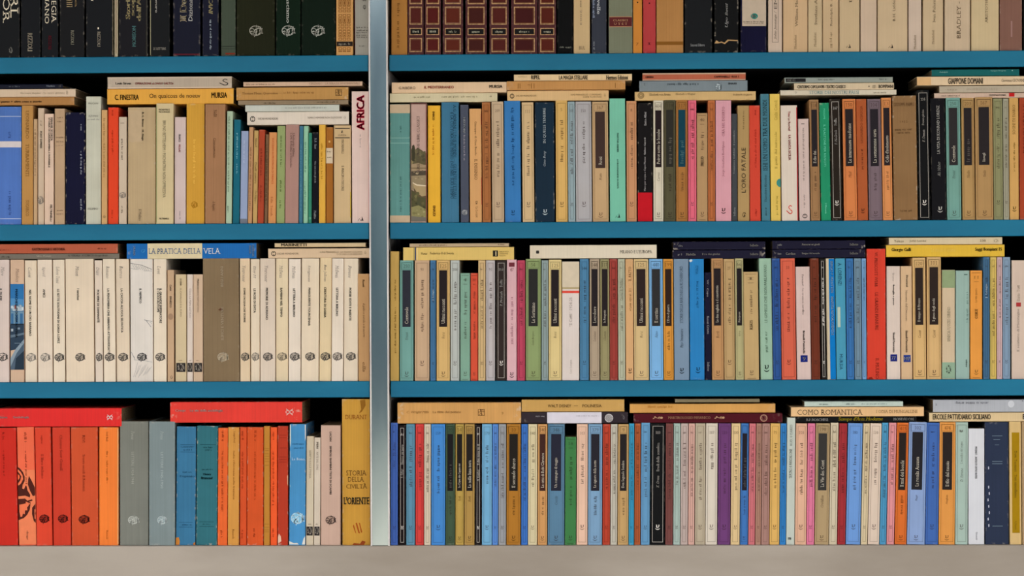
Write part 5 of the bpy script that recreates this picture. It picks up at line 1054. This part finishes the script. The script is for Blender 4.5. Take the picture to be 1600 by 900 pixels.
B(1466.6, 1492, 660, 'd88c34', 'L', A=('474', 'Il filo del rasoio', 'Maugham', '241c18'))
B(1492.4, 1512.2, 660, '9eb2a2', 'S', A=('', 'L’enciclica del sogno', 'D. Evrone'))
B(1513, 1538.6, 670, 'cccaca', 'P', d('MOZART', 698, 711, .48, 3, '24242c', 'b'), d('ANTIDOTI CRITICI SINTESI', 714, 748, .48, 3, '24242c', 'b'), d('Einaudi', 832, 844, .52, 2.6, '54545c', 's'), n='lavender white paperback, lower than its neighbours')
B(1540, 1577, 660, '2c3448', 'P', *[r(.3, .74, y, y + .8, '6c7c84') for y in (681, 721, 724.6, 822)], r(.36, .64, 686.6, 687.4, '6c7c84'), r(.42, .6, 695, 695.7, '5c6a74'), *[g('bcbcc4', (.12 + .03 * math.sin(k * 2.1), 700 + k * 10), (.16 + .03 * math.sin(k * 2.1), 699 + k * 10), (.17 + .03 * math.sin(k * 2.1), 703 + k * 10), (.13 + .03 * math.sin(k * 2.1), 704 + k * 10)) for k in (3, 6, 7, 8, 9, 10, 11, 12)], hard=True, mat='gloss', bulge=.0015, n='slate blue hardback with pale rules and white scuffs')
B(1578, 1597, 659, 'd0ac6c', 'P', r(.2, .84, 676, 833, '9c7604', 'title_panel'), d('Dott. Tassinari · Tiuri miscellanea', 705, 778, .52, 3.6, '4c3a08', 's'), d('Utet', 815, 828, .5, 3, '6c5408'), n='cream paperback with long gold panel on its spine')
B(1597.4, 1612, 659, 'a88a60', 'P', n='tan book cut by the right frame edge')
H(621, 814, 629, 661.8, 'ca924a', t('C. Wright Mills', 635.5, 670, 642, 646.6, '7c5424', 'si'), t('La élite del potere', 676, 720, 642, 646.6, '6c4418', 's'), X('square_logo', 752, 644.6, 10.5, 10.5, '4c2c10'), t('9', 784, 786.6, 644, 648, '7c5424', 's'), mat='worn', n='thick orange-tan book lying with square maze logo beside the post')
H(815, 975.5, 624.2, 643.6, 'c29448', t('WALT DISNEY', 856, 892.5, 632, 636.6, '4c3414'), R(897, 903, 633.8, 634.4, '4c3414'), t('POLINESIA', 910, 940, 632, 636.6, '4c3414'), n='golden tan book lying with thin dark capitals')
H(815, 981, 644, 661.6, '332a2e', R(855, 940, 644.2, 661.4, 'd0c8cc', 'label'), t('~', 837, 851, 649, 651.4, '9a9494'), t('~', 900, 936, 648.6, 650.8, 'a8a0a4'), X('check', 951.5, 653.4, 13, 13, 'c8c0bc'), X('blob', 974.5, 653, 3, 6, '8a8484'), mat='gloss', n='black book lying with white centre and checkered round emblem')
H(1055, 1187, 623.4, 629, '7c6e50', n='thin olive-grey book lying topmost on the tan and maroon ones')
H(984, 1211.5, 631, 645.2, 'cc9242', t('~', 1012, 1055, 633.4, 637, 'b4792e'), n='orange-tan book lying on the maroon one')
H(990, 1222.5, 646, 660.6, '4f0f20', X('ornament', 1029.5, 652.6, 17, 7, 'b8906c'), t('MARTIROLOGIO MESANICO', 1044, 1110, 650.6, 654.4, 'a07858', 's'), X('ornament', 1126, 652.6, 17, 7, 'b8906c'), X('ring', 1193.5, 653.4, 11.5, 11.5, 'a87c64'), X('blob', 1193.5, 653.4, 8, 8, '8a5c50'), hard=True, n='maroon book lying with gilt ornaments and ring emblem')
H(1257, 1411, 627.2, 635.4, 'b4c0b0', t('~', 1280, 1294, 630.2, 632.4, '6c7870'), t('~', 1322, 1338, 630, 632.2, '6c7870'), t('~', 1346, 1386, 630, 632, '7c8880'), n='thin pale green-white book lying topmost of three')
H(1236, 1443.5, 635.8, 650.8, 'deb078', t('COMO ROMANTICA', 1246, 1348, 640, 648, '54402a', 's'), t('I ODIA DI MUNGALLINE', 1369, 1434, 640.8, 645.4, '84663c', 's'), n='peach book lying with large widely spaced serif capitals')
H(1244, 1432, 651, 660, '121011', t('B.P.BOSCHESI', 1260, 1294, 653.6, 657.8, 'd0ccc4', 'sb'), t('Stampe d’Arte Moderne', 1310, 1379.5, 651.6, 659, 'dcc02c', 'sib'), t('MONDADORI', 1396, 1428, 653, 657, 'c8c4b8', 'sb'), n='thin black book lying with yellow and white lettering')
H(1458, 1610, 624.4, 644, 'a8a8aa', t('~', 1462, 1463.6, 629, 634, '4c4c50'), t('~', 1492, 1545, 627, 630.6, '6c6c70', 's'), X('solid', 1580, 631.5, 10, 11, 'c4c4c4'), t('~', 1597, 1608, 625, 627.4, '3c3c40'), mat='gloss', n='grey book lying with white round emblem at the right')
H(1452, 1610, 644.6, 658.8, 'd4b684', t('ERCOLE PATTI/DIARIO SICILIANO', 1457.5, 1548, 647, 655.4, '1e1814', 'b'), t('BO', 1598, 1609, 647, 655.4, '1e1814', 'b'), n='cream peach book lying with bold black condensed capitals')
# ------------------------------------------------------------------ names for people to find each book by
NAMED = {'black': '17151a', 'navy': '1b2038', 'charcoal': '3c3e40', 'white': 'd6ccc4', 'cream': 'd4be98', 'pale grey': 'b8b4ac', 'grey': '949494', 'slate': '4a4e5c',
 'tan': 'bc9664', 'golden tan': 'c89a48', 'beige': 'b89e7c', 'peach': 'd8a67c', 'brown': '7a5030', 'rust': 'a8502a', 'red': 'c83424', 'crimson': 'b03040', 'coral': 'd06040', 'orange': 'd8802c',
 'ochre': 'a8741c', 'gold': 'd2a848', 'yellow': 'd8b854', 'olive': '8a8458', 'dark olive': '4c4a30', 'green': '2c8048', 'dark green': '3c5038', 'sage': '8c9c68', 'mint': '90b89c', 'pale teal': '9ab2a4',
 'teal': '5c9488', 'steel blue': '48788c', 'blue': '3470b4', 'royal blue': '2c5498', 'sky blue': '74a8d0', 'pale blue': '8ca4b8', 'cyan': '2c94b8', 'pink': 'd494a0', 'hot pink': 'd8607c', 'purple': '6a386c', 'mauve': '746068', 'pinkish brown': 'a47868', 'lavender': '8c98b4', 'maroon': '6c2018'}
def cname(c):
    a = lin(c)
    a = [v ** .42 for v in a]
    return min(NAMED, key=lambda k: sum((x - y ** .42) ** 2 * w for x, y, w in zip(a, lin(NAMED[k]), (1, 1.4, .9))))
ROWN = ['top shelf', 'second shelf', 'third shelf', 'bottom shelf']
BAYN = ['left bay', 'right bay']
FEAT = {'S': 'with ruled border', 'L': 'with dark title panel', 'V': 'with smile emblem', 'E': 'with oval emblem', 'N': 'with dark square', 'P': ''}
def ordinal(n):
    return '%d%s' % (n, 'th' if 10 <= n % 100 <= 20 else {1: 'st', 2: 'nd', 3: 'rd'}.get(n % 10, 'th'))
rows = {}
for b in BOOKS: rows.setdefault((b['row'], b['bay'], b['flat']), []).append(b)
labels = {}
for key, bs in rows.items():
    bs.sort(key=lambda b: b['x'])
    i, bay, flat = key
    for k, b in enumerate(bs):
        where = '%s %s' % (ROWN[i], BAYN[bay])
        size = 'slim ' if b['w'] < 12 else ('thick ' if b['w'] > 24 else '')
        if b['n']:
            lab = b['n']
            if len((lab + ', ' + where).split()) <= 16: lab += ', ' + where
        else:
            own = size + ('cream' if b['kind'] == 'E' else cname(b['c'])) + ' paperback ' + FEAT[b['kind']]
            ln = cname(bs[k - 1]['c']) if k else None
            rn = cname(bs[k + 1]['c']) if k + 1 < len(bs) else None
            lab = '%s between %s and %s ones, %s' % (own, ln, rn, where)
            if len(lab.split()) > 16: lab = '%s between %s and %s, %s' % (own, ln, rn, where)
            if len(lab.split()) > 16: lab = '%s between %s and %s, %s' % (own.replace(size, '', 1), ln, rn, where)
            if len(lab.split()) > 16: lab = '%s paperback between %s and %s, %s' % (cname(b['c']), ln, rn, where)
            b['own'] = own
            if b['kind'] == 'E' or not ln or not rn or ln == rn or cname(b['c']) in (ln, rn):
                lab = None
        b['lab'] = lab; b['ord'] = (len(bs) - k) if bay == 0 else (k + 1)
        labels.setdefault(lab, []).append(b)
for lab, bs in labels.items():
    if len(bs) > 1 or lab is None:
        for b in bs:
            b['lab'] = '%s, %s from the steel post, %s' % (b.get('own') or b['lab'].split(',')[0], ordinal(b['ord']), ROWN[b['row']] + ' ' + BAYN[b['bay']])
            if len(b['lab'].split()) > 16:
                b['lab'] = '%s paperback, %s from the steel post, %s' % (cname(b['c']), ordinal(b['ord']), ROWN[b['row']] + ' ' + BAYN[b['bay']])
seen = {}
for b in BOOKS:
    o = b['root']
    lab = ' '.join(b['lab'].replace(' ,', ',').split())
    seen.setdefault(lab, []).append(o.name)
    o['label'] = lab
    o['category'] = 'book'
    o['group'] = ('books lying on top of the ' if b['flat'] else 'upright books on the ') + ROWN[b['row']] + ', ' + BAYN[b['bay']]
for lab, ns in seen.items():
    if len(ns) > 1: print('DUP', lab, ns)
print('books', len(BOOKS), 'objects', len(bpy.data.objects))
